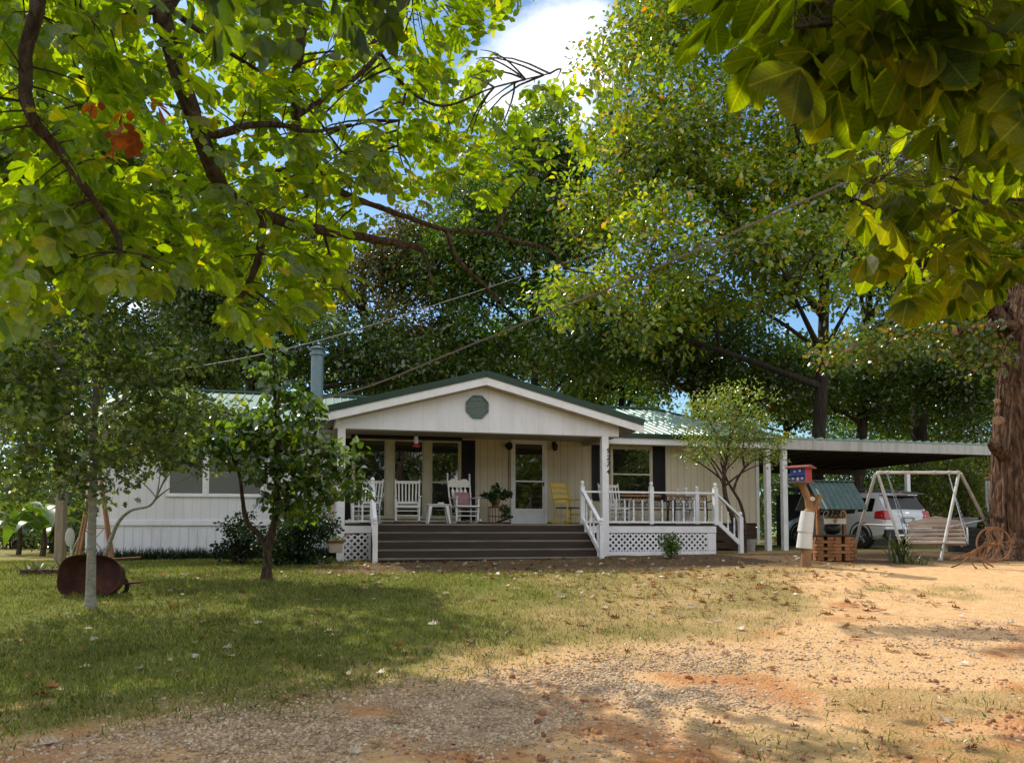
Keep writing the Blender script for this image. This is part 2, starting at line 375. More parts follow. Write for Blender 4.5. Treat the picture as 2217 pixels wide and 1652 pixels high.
sxy = nd.new('ShaderNodeSeparateXYZ'); ln.new(tc.outputs['Generated'], sxy.inputs[0])      # unseen cloud added behind the camera to lift fill on the house
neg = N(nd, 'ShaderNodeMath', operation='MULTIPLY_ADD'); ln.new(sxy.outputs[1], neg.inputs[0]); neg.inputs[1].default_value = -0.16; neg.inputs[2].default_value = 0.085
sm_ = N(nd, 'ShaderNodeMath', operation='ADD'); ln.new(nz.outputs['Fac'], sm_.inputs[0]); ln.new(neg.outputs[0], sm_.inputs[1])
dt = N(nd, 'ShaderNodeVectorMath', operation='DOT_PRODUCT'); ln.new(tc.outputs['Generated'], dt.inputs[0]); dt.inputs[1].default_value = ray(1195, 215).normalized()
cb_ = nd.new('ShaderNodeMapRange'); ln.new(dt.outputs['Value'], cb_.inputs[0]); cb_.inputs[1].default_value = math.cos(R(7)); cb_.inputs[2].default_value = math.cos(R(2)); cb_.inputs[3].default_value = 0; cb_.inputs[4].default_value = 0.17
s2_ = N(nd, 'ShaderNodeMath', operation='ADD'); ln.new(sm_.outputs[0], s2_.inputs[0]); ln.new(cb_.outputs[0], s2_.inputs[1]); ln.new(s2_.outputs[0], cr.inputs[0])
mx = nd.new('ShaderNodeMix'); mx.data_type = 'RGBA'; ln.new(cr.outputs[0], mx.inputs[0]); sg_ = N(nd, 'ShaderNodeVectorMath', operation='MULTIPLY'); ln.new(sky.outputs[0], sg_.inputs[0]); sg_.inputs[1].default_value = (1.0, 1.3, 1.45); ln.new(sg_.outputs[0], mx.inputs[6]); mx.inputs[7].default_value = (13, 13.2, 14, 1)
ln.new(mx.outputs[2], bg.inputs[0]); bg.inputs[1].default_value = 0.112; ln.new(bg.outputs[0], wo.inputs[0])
SC.view_settings.view_transform = 'Standard'; SC.view_settings.look = 'None'; SC.view_settings.exposure = 0; SC.view_settings.gamma = 1
SC.render.engine = 'CYCLES'; cy = SC.cycles
cy.max_bounces = 6; cy.diffuse_bounces = 3; cy.glossy_bounces = 3; cy.transmission_bounces = 4; cy.transparent_max_bounces = 4
cy.caustics_reflective = False; cy.caustics_refractive = False; cy.sample_clamp_indirect = 6
try: cy.use_denoising = True; cy.denoiser = 'OPENIMAGEDENOISE'
except Exception: pass
# ================================================================== ground
def pl(xs, ys): return lambda x: float(np.interp(x, xs, ys))
edgeY = pl([-12,-3.7,-2.7,-0.94,0,1.5,3.0,4.2,5.0,8,30], [5.2,5.8,6.5,7.7,8.3,8.7,9.6,11.5,14,17,17])
def fbm(x, y, s, o=4, seed=0.0): return noise.fractal(Vector((x*s+seed, y*s-seed, seed)), 1.0, 2.0, o)
def masks(x, y):
    """grass, gravel, red clay at a ground point"""
    w = fbm(x, y, 0.55, 4, 3.1)*1.2+fbm(x, y, 2.4, 3, 8.0)*0.35
    g = sstep(-1.5, 1.3, y-edgeY(x)+w)
    dry = sstep(-1.5, 2.6, x+fbm(x, y, 0.6, 3, 5)*1.3-max(0, 0.20*(y-12)))
    g *= 1-0.35*dry*sstep(-0.2, 0.4, fbm(x, y, 0.9, 4, 12))
    # green tuft strip on the right, weeds in the right foreground
    t = math.exp(-(((x-6.6)/1.9)**2+((y-12.6)/0.8)**2))*0.9; g = max(g, t*(0.5+fbm(x, y, 1.5, 3, 2)))
    fgw = sstep(0.02, 0.35, fbm(x, y, 0.8, 4, 21)+0.25*sstep(1.0, 3.0, x)-0.25*sstep(5.9, 7.0, y))*(1 if y < 7.2 else 0)*max(sstep(0.9, 2.0, x), sstep(-2.6, -3.6, x))
    g = max(g, 0.55*fgw)
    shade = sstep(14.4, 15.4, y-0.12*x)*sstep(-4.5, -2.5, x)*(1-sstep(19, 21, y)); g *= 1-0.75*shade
    gv = math.exp(-((y-(6.2+0.55*max(0, x+0.5)))/1.25)**2)*sstep(-4.5, -2.0, x)*(1-0.85*sstep(1.0, 3.2, x))
    gv *= sstep(-0.6, 0.1, fbm(x, y, 0.9, 3, 31)); gv *= 1-g
    red = sstep(0.0, 0.45, fbm(x, y, 0.7, 4, 41)+0.25*sstep(0.4, 2.2, x)-0.12*(y-6.2))*(1-0.6*g)
    return g, gv, red, dry, shade
def axis(segs):
    out = []
    for a, b, st in segs: out += list(np.arange(a, b-1e-6, st))
    return out+[segs[-1][1]]
xs = axis([(-600,-60,90),(-60,-14,4),(-14,-9,0.5),(-9,10,0.11),(10,20,0.5),(20,60,4),(60,600,90)])
ys = axis([(-150,-20,20),(-20,2,2),(2,4,0.3),(4,9,0.075),(9,20,0.13),(20,32,0.6),(32,70,4),(70,900,90)])
gv_ = []; att = []
for y in ys:
    for x in xs:
        z = ground_z(x, y)
        if -10 < x < 12 and 2 < y < 22:
            mk = masks(x, y)
            rough = fbm(x, y, 2.2, 5, 1.7)*0.018+fbm(x, y, 9.0, 3, 4.4)*0.006
            # clods of red clay and the hollow in the gravel
            cl = max(0, fbm(x, y, 5.5, 4, 77)-0.12)*mk[2]*0.05*(1-mk[0])
            z += rough+cl
        else:
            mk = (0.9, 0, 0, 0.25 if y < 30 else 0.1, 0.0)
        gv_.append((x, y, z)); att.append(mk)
nx = len(xs); fs = [(j*nx+i, j*nx+i+1, (j+1)*nx+i+1, (j+1)*nx+i) for j in range(len(ys)-1) for i in range(nx-1)]
me = bpy.data.meshes.new('ground'); me.from_pydata(gv_, [], fs); me.update(); me.polygons.foreach_set('use_smooth', [True]*len(fs))
A = np.array(att, np.float32)
ca = me.color_attributes.new('mask', 'FLOAT_COLOR', 'POINT'); buf = np.ones((len(gv_), 4), np.float32); buf[:, :3] = A[:, :3]; ca.data.foreach_set('color', buf.ravel())
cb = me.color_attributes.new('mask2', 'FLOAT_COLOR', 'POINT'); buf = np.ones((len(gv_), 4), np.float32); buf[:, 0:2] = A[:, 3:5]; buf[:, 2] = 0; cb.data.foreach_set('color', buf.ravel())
m, nt, nd, ln = newmat('ground_soil')
out = nd.new('ShaderNodeOutputMaterial'); b = nd.new('ShaderNodeBsdfPrincipled'); b.inputs['Roughness'].default_value = 0.95; b.inputs['Specular IOR Level'].default_value = 0.1
ln.new(b.outputs[0], out.inputs[0]); tc = nd.new('ShaderNodeTexCoord')
def ramp(sock, stops):
    r = nd.new('ShaderNodeValToRGB'); e = r.color_ramp.elements
    while len(e) < len(stops): e.new(0.5)
    for i, (p, c) in enumerate(stops): e[i].position = p; e[i].color = c4(c)
    ln.new(sock, r.inputs[0]); return r.outputs[0]
def nse(scale, det=6, rg=0.6):
    n = N(nd, 'ShaderNodeTexNoise', Scale=scale, Detail=det, Roughness=rg); ln.new(tc.outputs['Object'], n.inputs['Vector']); return n.outputs['Fac']
def mixc(f, a, b_):
    mx = nd.new('ShaderNodeMix'); mx.data_type = 'RGBA'
    ln.new(f, mx.inputs[0]); ln.new(a, mx.inputs[6]); ln.new(b_, mx.inputs[7]); return mx.outputs[2]
at = nd.new('ShaderNodeAttribute'); at.attribute_name = 'mask'; sx = nd.new('ShaderNodeSeparateColor'); ln.new(at.outputs['Color'], sx.inputs[0])
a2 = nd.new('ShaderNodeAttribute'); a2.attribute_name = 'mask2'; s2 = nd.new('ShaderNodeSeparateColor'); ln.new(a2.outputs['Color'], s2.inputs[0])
fine = nse(38, 8, 0.75); mid = nse(6, 6, 0.7)
sand = ramp(mid, [(0.3,(.57,.33,.15)),(0.5,(.71,.435,.205)),(0.72,(.78,.53,.295))])
redc = ramp(fine, [(0.3,(.34,.115,.042)),(0.6,(.62,.285,.105)),(0.8,(.70,.37,.16))])
c = mixc(sx.outputs[2], sand, redc)
vo = N(nd, 'ShaderNodeTexVoronoi', Scale=34.0); ln.new(tc.outputs['Object'], vo.inputs['Vector'])
vs_ = nd.new('ShaderNodeSeparateColor'); ln.new(vo.outputs['Color'], vs_.inputs[0])
grv = ramp(vs_.outputs[0], [(0.0,(.38,.26,.155)),(0.5,(.54,.37,.22)),(1.0,(.62,.46,.30))])
c = mixc(sx.outputs[1], c, grv)
grg = ramp(fine, [(0.3,(.055,.07,.015)),(0.55,(.17,.19,.038)),(0.75,(.31,.28,.08))])
grd = ramp(fine, [(0.3,(.20,.13,.05)),(0.55,(.37,.28,.11)),(0.75,(.46,.36,.17))])
gcol = mixc(s2.outputs[0], grg, grd)
thr = nd.new('ShaderNodeMath'); thr.operation = 'MULTIPLY_ADD'; ln.new(fine, thr.inputs[0]); thr.inputs[1].default_value = 1.6; thr.inputs[2].default_value = -0.8
ad = nd.new('ShaderNodeMath'); ad.operation = 'ADD'; ad.use_clamp = True; ln.new(sx.outputs[0], ad.inputs[0]); ln.new(thr.outputs[0], ad.inputs[1])
ml = nd.new('ShaderNodeMath'); ml.operation = 'MULTIPLY'; ml.use_clamp = True; ln.new(ad.outputs[0], ml.inputs[0]); 
gs = nd.new('ShaderNodeMath'); gs.operation = 'MULTIPLY'; gs.use_clamp = True; ln.new(sx.outputs[0], gs.inputs[0]); gs.inputs[1].default_value = 2.0; ln.new(gs.outputs[0], ml.inputs[1])
c = mixc(ml.outputs[0], c, gcol)
shade_dirt = ramp(fine, [(0.3,(.07,.045,.025)),(0.6,(.16,.105,.06)),(0.8,(.26,.17,.10))])
c = mixc(s2.outputs[1], c, shade_dirt)  # dark bare dirt, with house-shadow darkening put into its colour before the porch
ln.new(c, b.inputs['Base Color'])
hadd = nd.new('ShaderNodeMath'); hadd.operation = 'MULTIPLY_ADD'; ln.new(vo.outputs['Distance'], hadd.inputs[0]); hadd.inputs[1].default_value = -0.8; ln.new(fine, hadd.inputs[2])
bp = nd.new('ShaderNodeBump'); bp.inputs['Strength'].default_value = 0.8; bp.inputs['Distance'].default_value = 0.03; ln.new(hadd.outputs[0], bp.inputs['Height']); ln.new(bp.outputs[0], b.inputs['Normal'])
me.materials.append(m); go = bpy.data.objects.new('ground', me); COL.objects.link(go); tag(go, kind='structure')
# ---- grass blades, gravel, leaf litter
def sample(n, x0, x1, y0, y1, fn, ybias=1.0):
    out = []
    while len(out) < n:
        x = random.uniform(x0, x1); y = y0+(y1-y0)*random.random()**ybias
        if abs(x) > 0.70*y+0.3: continue
        mk = masks(x, y); p = fn(mk, x, y)
        if random.random() < p: out.append((x, y, ground_z(x, y)+fbm(x, y, 2.2, 5, 1.7)*0.018, mk[3]))
    return np.array(out)
gp = sample(115000, -12, 9, 4.6, 19, lambda k, x, y: k[0]**1.3*(1-0.55*k[3])*(1-0.6*k[4])*(0.45+0.55*sstep(-0.3,0.3,fbm(x,y,1.7,3,60))), 1.35)
n = len(gp); dry = gp[:, 3]
for nm, sel, mt, lab in (('green_grass', RNG.random(n) > dry*0.75, leafmat('grass_green', [(0,(.075,.12,.020)),(0.5,(.20,.25,.042)),(0.85,(.38,.36,.08)),(1,(.46,.39,.17))], tmix=0.35, gloss=0.02, vscale=0.9, tint=(1.1,1.1,.6)), 'short green lawn grass covering the left half of the yard'),
                         ('dry_grass', RNG.random(n) < -1, None, '')):
    if mt is None: sel = ~prev; mt = leafmat('grass_dry', [(0,(.25,.22,.05)),(0.4,(.44,.33,.11)),(1,(.58,.43,.20))], tmix=0.3, gloss=0.02, vscale=0.9, tint=(1.1,1.05,.7)); lab = 'sparse straw coloured grass where the lawn fades into the drive'
    prev = sel; P = gp[sel][:, :3]; k = len(P)
    d = np.stack([RNG.normal(size=k)*0.5, RNG.normal(size=k)*0.5, np.ones(k)], 1)
    nn = np.stack([RNG.normal(size=k), RNG.normal(size=k), np.zeros(k)], 1)
    S = (0.032+0.035*RNG.random(k)**1.5)*(0.8 if nm == 'dry_grass' else 1.15)
    bake(nm, [(0,.09,0),(0,-.09,0),(.6,-.05,.12),(.6,.05,.12),(1,0,.38)], [(0,1,2,3),(3,2,4)], frames(d, nn, S), P, mt)
    tag(bpy.data.objects[nm], lab, 'grass', kind='stuff')
pb = sample(26000, -4.5, 6.5, 4.7, 10.5, lambda k, x, y: k[1]**1.2+0.03*(1-k[0]), 1.2)
n = len(pb); t = (1+5**0.5)/2
ico = np.array([(-1,t,0),(1,t,0),(-1,-t,0),(1,-t,0),(0,-1,t),(0,1,t),(0,-1,-t),(0,1,-t),(t,0,-1),(t,0,1),(-t,0,-1),(-t,0,1)])/1.9
icof = [(0,11,5),(0,5,1),(0,1,7),(0,7,10),(0,10,11),(1,5,9),(5,11,4),(11,10,2),(10,7,6),(7,1,8),(3,9,4),(3,4,2),(3,2,6),(3,6,8),(3,8,9),(4,9,5),(2,4,11),(6,2,10),(8,6,7),(9,8,1)]
S = 0.0065+0.012*RNG.random(n)**2.4; M = frames(RNG.normal(size=(n,3))*np.array([1,1,.25]), np.tile([0,0,1.],(n,1))+RNG.normal(size=(n,3))*.25, S)
M = M*np.stack([0.9+0.7*RNG.random(n), 0.7+0.4*RNG.random(n), 0.5+0.25*RNG.random(n)], 1)[:, None, :]
P = pb[:, :3].copy(); P[:, 2] += S*0.25
stone = leafmat('gravel_stone', [(0,(.29,.195,.12)),(0.35,(.43,.30,.185)),(0.7,(.55,.41,.265)),(1,(.64,.52,.38))], tmix=0.0, gloss=0.02, vscale=3, vlo=.8, vhi=1.15)
tag(bake('gravel', ico, icof, M, P, stone, smooth=True), 'loose tan gravel spread over the drive', 'gravel', kind='stuff')
# clay clods in the foreground
cl = sample(650, -1.5, 5.5, 4.9, 7.6, lambda k, x, y: max(0, sstep(0.08,0.3,fbm(x,y,1.1,4,77)))*(0.25+k[2]), 1.0); n = len(cl)
S = 0.008+0.024*RNG.random(n)**2.5; M = frames(rand_unit(n), rand_unit(n), S)*np.stack([0.8+.8*RNG.random(n)]*2+[0.6+.3*RNG.random(n)], 1)[:, None, :]
P = cl[:, :3].copy(); P[:, 2] += S*0.2
clay = leafmat('clay_clod', [(0,(.22,.10,.06)),(0.5,(.42,.20,.10)),(1,(.60,.33,.17))], tmix=0.0, gloss=0.01, vscale=6, vlo=.7, vhi=1.2)
tag(bake('clay_clods', ico, icof, M, P, clay), 'broken red clay clods in the near right foreground', 'soil', kind='stuff')
lf = np.concatenate([sample(620, -7, 6.5, 8, 15, lambda k, x, y: 0.25+0.75*sstep(-1.5,2.5,x)*sstep(9.5,12,y), 0.8), sample(420, -4, 7, 14, 17.5, lambda k, x, y: 1, 1), sample(90, -6, 5, 5.2, 9, lambda k, x, y: .5*k[0]+.15, 1)]); n = len(lf)
P = lf[:, :3].copy(); P[:, 2] += 0.018
d = RNG.normal(size=(n,3))*np.array([1,1,.12]); nn = np.tile([0,0,1.],(n,1))+RNG.normal(size=(n,3))*np.array([.35,.35,0])
M = frames(d, nn, 0.065+0.10*RNG.random(n)**1.3); tv = np.array(LEAF_O[0]); tv = tv*np.array([1,1.25,1]); tv[:, 2] += 0.9*tv[:, 1]**2+0.35*(tv[:, 0]-.5)**2
litter = leafmat('dead_leaf', [(0,(.20,.085,.03)),(0.3,(.36,.15,.045)),(0.55,(.40,.26,.13)),(0.8,(.52,.42,.30)),(1,(.60,.52,.42))], tmix=0.15, gloss=0.03, vscale=9, tint=(1.2,.9,.5))
tag(bake('fallen_leaves', tv, LEAF_O[1], M, P, litter), 'dry brown and tan fallen leaves scattered over the lawn', 'leaves', kind='stuff')
# ================================================================== house
M_ = {}
M_['siding'] = pmat('porch_shade_siding', (.66,.59,.44), 0.7, (.58,.51,.37), 1.5, bump=0.25, bscale=90, wave=(0, 0.203, 0.07, 0.55), dirt=(.36,.32,.24), dirt_scale=1.1, dirt_amt=0.35, stretch=(1,1,.35))  # cream cast of the porch shade put into the white siding's colour
M_['white'] = pmat('white_paint', (.82,.82,.83), 0.5, (.75,.75,.76), 5, bump=0.1, bscale=70, dirt=(.42,.40,.34), dirt_scale=3, dirt_amt=0.35)
M_['gable'] = pmat('gable_panel', (.77,.775,.80), 0.65, (.70,.705,.73), 2, bump=0.2, bscale=50, wave=(0, 0.305, 0.02, 0.35), dirt=(.45,.41,.33), dirt_scale=1.5, dirt_amt=0.4, stretch=(1,1,.3))
M_['skirt'] = pmat('white_skirting', (.80,.82,.85), 0.4, (.73,.75,.79), 3, dirt=(.42,.36,.28), dirt_scale=2, dirt_amt=0.3, stretch=(1,1,.4))
M_['roofm'] = pmat('green_metal_roof', (.26,.37,.31), 0.42, (.20,.30,.26), 1.2, metal=0.25, spec=0.5, dirt=(.30,.26,.16), dirt_scale=0.9, dirt_amt=0.45)
M_['rooft'] = pmat('dark_green_trim', (.016,.05,.030), 0.4, (.011,.036,.021), 4)
M_['dark'] = pmat('dark_shutter', (.012,.012,.016), 0.6, (.008,.008,.010), 5, wave=(2, 0.05, 0.25, 0.4))
M_['cream'] = pmat('cream_frame', (.56,.52,.38), 0.55, (.48,.44,.31), 5, dirt=(.30,.26,.17), dirt_scale=4, dirt_amt=0.4)
M_['glass'] = glassmat('window_glass', refl=0.20)
M_['glassd'] = glassmat('pane_dim', (.16,.165,.155), 0.12)
M_['wood'] = pmat('weathered_deck', (.050,.037,.027), .85, (.028,.021,.016), 5, bump=0.6, bscale=40, stretch=(.25,3,3), dirt=(.05,.042,.034), dirt_scale=2, dirt_amt=0.6)
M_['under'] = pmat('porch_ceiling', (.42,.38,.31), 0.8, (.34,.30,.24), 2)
M_['galv'] = pmat('galvanised', (.17,.25,.28), 0.5, (.13,.19,.215), 4, metal=0.35, dirt=(.30,.24,.18), dirt_scale=5, dirt_amt=0.4)
M_['blackm'] = pmat('black_metal', (.012,.012,.012), 0.45, (.02,.017,.013), 8)
M_['brown'] = pmat('brown_board', (.075,.045,.028), 0.8, (.045,.028,.018), 5, bump=0.4, wave=(2, 0.14, 0.06, 0.8), stretch=(.3,3,3))
M_['rust'] = pmat('rusty_steel', (.20,.085,.035), 0.85, (.09,.035,.018), 14, bump=0.4, bscale=60, dirt=(.30,.14,.05), dirt_scale=6, dirt_amt=0.6)
house = thing('mobile_home', 'long white single storey house with green metal roof and dark shutters behind the porch', 'house', (P0.x, P0.y, ZH), TH)
VW = 2.3; UL, UR = -5.8, 11.9; WT = 3.30
b = MB(); b.box(-.2, UR, VW, VW+8.6, 0.90, WT); b.build('wall', M_['siding'], house, smooth=False)
b = MB(); b.box(UL, -.2, VW, VW+8.6, 0.90, WT); b.build('wall', pmat('white_siding_wing', (.74,.74,.75), .65, (.67,.67,.68), 1.5, bump=.25, bscale=90, wave=(0,.203,.04,.4), dirt=(.48,.46,.42), dirt_scale=1.1, dirt_amt=.35, stretch=(1,1,.35)), house, smooth=False)
b = MB(); b.box(UL, UL+0.09, VW-.025, VW-.002, .92, WT-.02); b.box(UR-.09, UR, VW-.025, VW-.002, .30, WT-.02); b.build_each('corner_trim', M_['white'], house, bevel=.004)
# skirting: vertical ribbed sheet + top rail
b = MB(); u = UL+.02
while u < 0.35:
    b.box(u, u+.168, VW+.012, VW+.03, -.05, .80); b.box(u+.168, u+.205, VW-.004, VW+.028, -.05, .80); u += .205
b.build('skirting', M_['skirt'], house, smooth=False)
b = MB(); b.box(UL, 0.4, VW-.035, VW+.02, .80, .93); b.build('skirting_rail', M_['skirt'], house, bevel=.006)
b = MB(); b.box(9.2, UR-.1, VW+.02, VW+.05, -.05, .88); b.box(UL+.03, UR-.1, VW+8.5, VW+8.56, -.05, .88); b.box(UL+.02, UL+.05, VW+.04, VW+8.5, -.05, .9); b.box(UR-.12, UR-.09, VW+.06, VW+8.5, -.05, .9); b.build_each('brown_skirting', M_['brown'], house, smooth=False)
# main roof
EV, EZ, RV, RZ = 1.85, 3.33, 6.55, 4.76
def slope(name_, a, b_, c, d, th, parent, ribstep=0.23, mat=None):
    """a,b eave ends; c,d ridge ends (c above b, d above a): sheet + ribs"""
    mb = MB(); a, b_, c, d = map(Vector, (a, b_, c, d)); nrm = (b_-a).cross(d-a).normalized()
    if nrm.z < 0: nrm = -nrm
    mb.hexa([a-nrm*th, b_-nrm*th, c-nrm*th, d-nrm*th, a, b_, c, d])
    L = (b_-a).length; k = int(L/ribstep); e = (b_-a).normalized()
    up = (d-a); up = (up-e*up.dot(e)); upn = up.normalized(); D = up.length
    sa = (d-a).dot(e); sb = (c-b_).dot(e)
    for i in range(1, k):
        s = i*L/k; t = 1.0
        if sa > 0 and s < sa: t = s/sa
        if sb < 0 and (L-s) < -sb: t = (L-s)/(-sb)
        p = a+e*s-upn*0.02; q = a+e*s+upn*D*t
        w = e*0.028; w2 = e*0.012; h = nrm*0.024
        mb.hexa([p-w, p+w, q+w, q-w, p-w2+h, p+w2+h, q+w2+h, q-w2+h])
    return mb.build(name_, mat or M_['roofm'], parent, smooth=False)
rf = slope('roof', (UL-.3, EV, EZ), (UR+.5, EV, EZ), (UR-1.3, RV, RZ), (UL-.1, RV, RZ), .05, house)
slope('roof_slope', (UR+.3, 11.2, EZ), (UL-.3, 11.2, EZ), (UL-.1, RV+.01, RZ), (UR-1.3, RV+.01, RZ), .05, house, 0.6)
b = MB(); b.tube([(UL-.1, RV, RZ+.03), (UR-1.3, RV, RZ+.03)], .07, 6); b.tube([(UR-1.3, RV, RZ+.03), (UR+.5, EV, EZ+.03)], .04, 6); b.build_each('ridge_cap', M_['rooft'], rf)
b = MB(); b.box(UL-.3, -.55, EV-.02, EV+.0, EZ-.13, EZ-.01); b.box(7.3, UR+.5, EV-.02, EV, EZ-.13, EZ-.01); b.build_each('eave_trim', M_['rooft'], rf, smooth=False)
b = MB(); b.box(UL-.25, -.5, EV+.02, EV+.06, EZ-.30, EZ-.07); b.box(7.1, UR+.45, EV+.02, EV+.06, EZ-.30, EZ-.07); b.box(UL-.25, UR+.45, EV+.06, VW, EZ-.19, EZ-.15); b.build_each('fascia', M_['white'], rf, smooth=False)
b = MB(); b.prism([(UR+.001, VW+.1, WT), (UR+.001, 10.8, WT), (UR+.001, RV, RZ-.35)], (-.05,0,0)); b.prism([(UL+.05, VW+.1, WT), (UL+.05, 10.8, WT), (UL+.05, RV, RZ-.2)], (-.05,0,0)); b.build_each('gable_end', M_['siding'], house, smooth=False)
# stove pipe
u, z = H(686, 866, 3.9); zt = H(686, 752, 3.9)[1]; zb = EZ+(3.9-EV)*(RZ-EZ)/(RV-EV)
fl = MB(); fl.lathe([(.165,0),(.165,zt-zb-.24)], (u,3.9,zb), 16); fl = fl.build('chimney_flue', M_['galv'], rf)
b = MB(); b.lathe([(.30,-.10),(.22,.10),(.18,.16)], (u,3.9,zb), 16); b.build('flashing', pmat('lead_flashing', (.50,.58,.62), .5, (.40,.48,.52), 6), rf)
b = MB(); H0 = zt-.24; b.lathe([(.19,0),(.205,.02),(.205,.07),(.165,.08),(.165,.15),(.24,.17),(.245,.20),(.10,.25),(.02,.27)], (u,3.9,H0), 16); b.build('chimney_cap', M_['galv'], rf)
# ---- windows
def window(x0, x1, y0, y1, name, muls=(), rail=None, fmat='cream', glass='glass', fw=.055):
    (u0, z1), (u1, z0) = H(x0, y0, VW), H(x1, y1, VW)
    w = MB(); d0, d1 = VW-.05, VW-.001
    w.box(u0-fw, u0, d0, d1, z0-fw, z1+fw); w.box(u1, u1+fw, d0, d1, z0-fw, z1+fw); w.box(u0, u1, d0, d1, z1, z1+fw); w.box(u0, u1, d0, d1, z0-fw, z0)
    fr = w.build(name, M_[fmat], house, bevel=.005)
    edges = [u0]+[H(m, y0, VW)[0] for m in muls]+[u1]
    g = MB()
    for m in edges[1:-1]: g.box(m-.10, m+.10, VW-.047, VW-.003, z0, z1)
    if muls: g.build('mullion', M_[fmat], fr, bevel=.004)
    for i in range(len(edges)-1):
        a = edges[i]+(.105 if i > 0 else .0); c = edges[i+1]-(.105 if i < len(edges)-2 else .0)
        p = MB(); p.box(a+.01, c-.01, VW-.014, VW-.004, z0+.01, z1-.01); p.build('pane', M_[glass], fr, smooth=False)
        s = MB(); q = .028; s.box(a, a+q, VW-.034, VW-.015, z0, z1); s.box(c-q, c, VW-.034, VW-.015, z0, z1); s.box(a+q, c-q, VW-.034, VW-.015, z0, z0+q); s.box(a+q, c-q, VW-.034, VW-.015, z1-q, z1)
        if rail:
            zr = H((x0+x1)/2, rail, VW)[1]; s.box(a+q, c-q, VW-.036, VW-.016, zr-.02, zr+.02)
        s.build('sash', M_[fmat], fr, smooth=False)
    return u0, u1, z0, z1
window(767, 993, 951, 1119, 'window', (844, 925), 1043)
window(1324, 1408, 970, 1082, 'window', (), 1027)
window(367, 441, 965, 1071, 'window', (), None, 'white', 'glassd'); window(452, 566, 965, 1072, 'window', (), None, 'white', 'glassd')
def shutter(x0, x1, y0, y1):
    (u0, z1), (u1, z0) = H(x0, y0, VW), H(x1, y1, VW)
    s = MB(); s.box(u0, u1, VW-.03, VW-.002, z0, z1); k = int((z1-z0)/.055)
    for i in range(1, k):
        z = z0+i*(z1-z0)/k; s.beam((u0+.05, VW-.035, z), (u1-.05, VW-.035, z), .03, .012, (0,.5,1))
    s.box(u0, u0+.045, VW-.045, VW-.031, z0, z1); s.box(u1-.045, u1, VW-.045, VW-.031, z0, z1)
    s.build('shutter', M_['dark'], house, smooth=False)
for a in ((733,761,949,1126),(999,1028,953,1126),(1281,1308,963,1084),(1412,1440,966,1084)): shutter(*a)
(ua, za), (ub, zb_) = H(759, 949, VW), H(997, 933, VW)
b = MB(); za += .02; zc = za+.17; b.prism([(ua, VW-.30, za), (ub, VW-.30, za), (ub-.35, VW-.02, zc), (ua+.35, VW-.02, zc)], (0,.02,.03)); b.prism([(ua, VW-.3, za), (ub, VW-.3, za), (ub, VW-.3, za-.05), (ua, VW-.3, za-.05)], (0,.02,0)); b.build('window_awning', pmat('black_awning', (.014,.013,.012), .6, (.02,.017,.012), 4), house, smooth=False)
# ---- door
(u0, z1), (u1, z0) = H(1111, 957, VW), H(1178, 1128, VW); z0 = .86
b = MB(); b.box(u0-.07, u0, VW-.05, VW-.001, z0, z1+.07); b.box(u1, u1+.07, VW-.05, VW-.001, z0, z1+.07); b.box(u0, u1, VW-.05, VW-.001, z1, z1+.07); dr = b.build('door', M_['white'], house, bevel=.005)
b = MB(); zk = H(1140, 1101, VW)[1]; zm = H(1140, 1042, VW)[1]; st = .055
b.box(u0, u0+st, VW-.036, VW-.006, z0, z1); b.box(u1-st, u1, VW-.036, VW-.006, z0, z1); b.box(u0+st, u1-st, VW-.036, VW-.006, z1-.05, z1); b.box(u0+st, u1-st, VW-.036, VW-.006, z0, zk); b.box(u0+st, u1-st, VW-.034, VW-.008, zm-.022, zm+.022)
b.build('storm_door_frame', M_['white'], dr, bevel=.004)
b = MB(); b.box(u0+st, u1-st, VW-.018, VW-.010, zk, z1-.05); b.build('pane', M_['glass'], dr, smooth=False)
b = MB(); b.box(u1-.045, u1-.015, VW-.055, VW-.036, zm-.13, zm-.02); b.tube([(u1-.03, VW-.055, zm-.05),(u1-.03, VW-.09, zm-.05),(u1-.11, VW-.09, zm-.055)], .011, 8); b.build('door_handle', M_['blackm'], dr)
# ---- wall lights
u, z = H(1199, 968, VW); b = MB(); b.box(u-.05, u+.05, VW-.03, VW-.001, z-.02, z+.14); b.tube([(u, VW-.03, z+.1), (u, VW-.10, z+.14), (u, VW-.12, z+.10)], .012, 6); b.lathe([(.02,.10),(.075,.06),(.08,.0),(.06,-.09),(.03,-.11)], (u, VW-.12, z), 8); b.build('wall_lantern', M_['blackm'], house)
u, z = H(1099, 966, VW); b = MB(); b.lathe([(.02,0),(.07,.02),(.10,.09),(.105,.11),(.09,.10),(.06,.05),(.015,.03)], (u-.02, VW-.06, z), 14, (.25,-1,-.15)); b.ball((u-.02, VW-.06, z), .06); b.tube([(u+.02, VW-.012, z-.04), (u+.025, VW-.01, z-.5), (u+.02, VW-.012, H(1099,1062,VW)[1])], .007, 6); b.build('porch_bell', M_['blackm'], house)
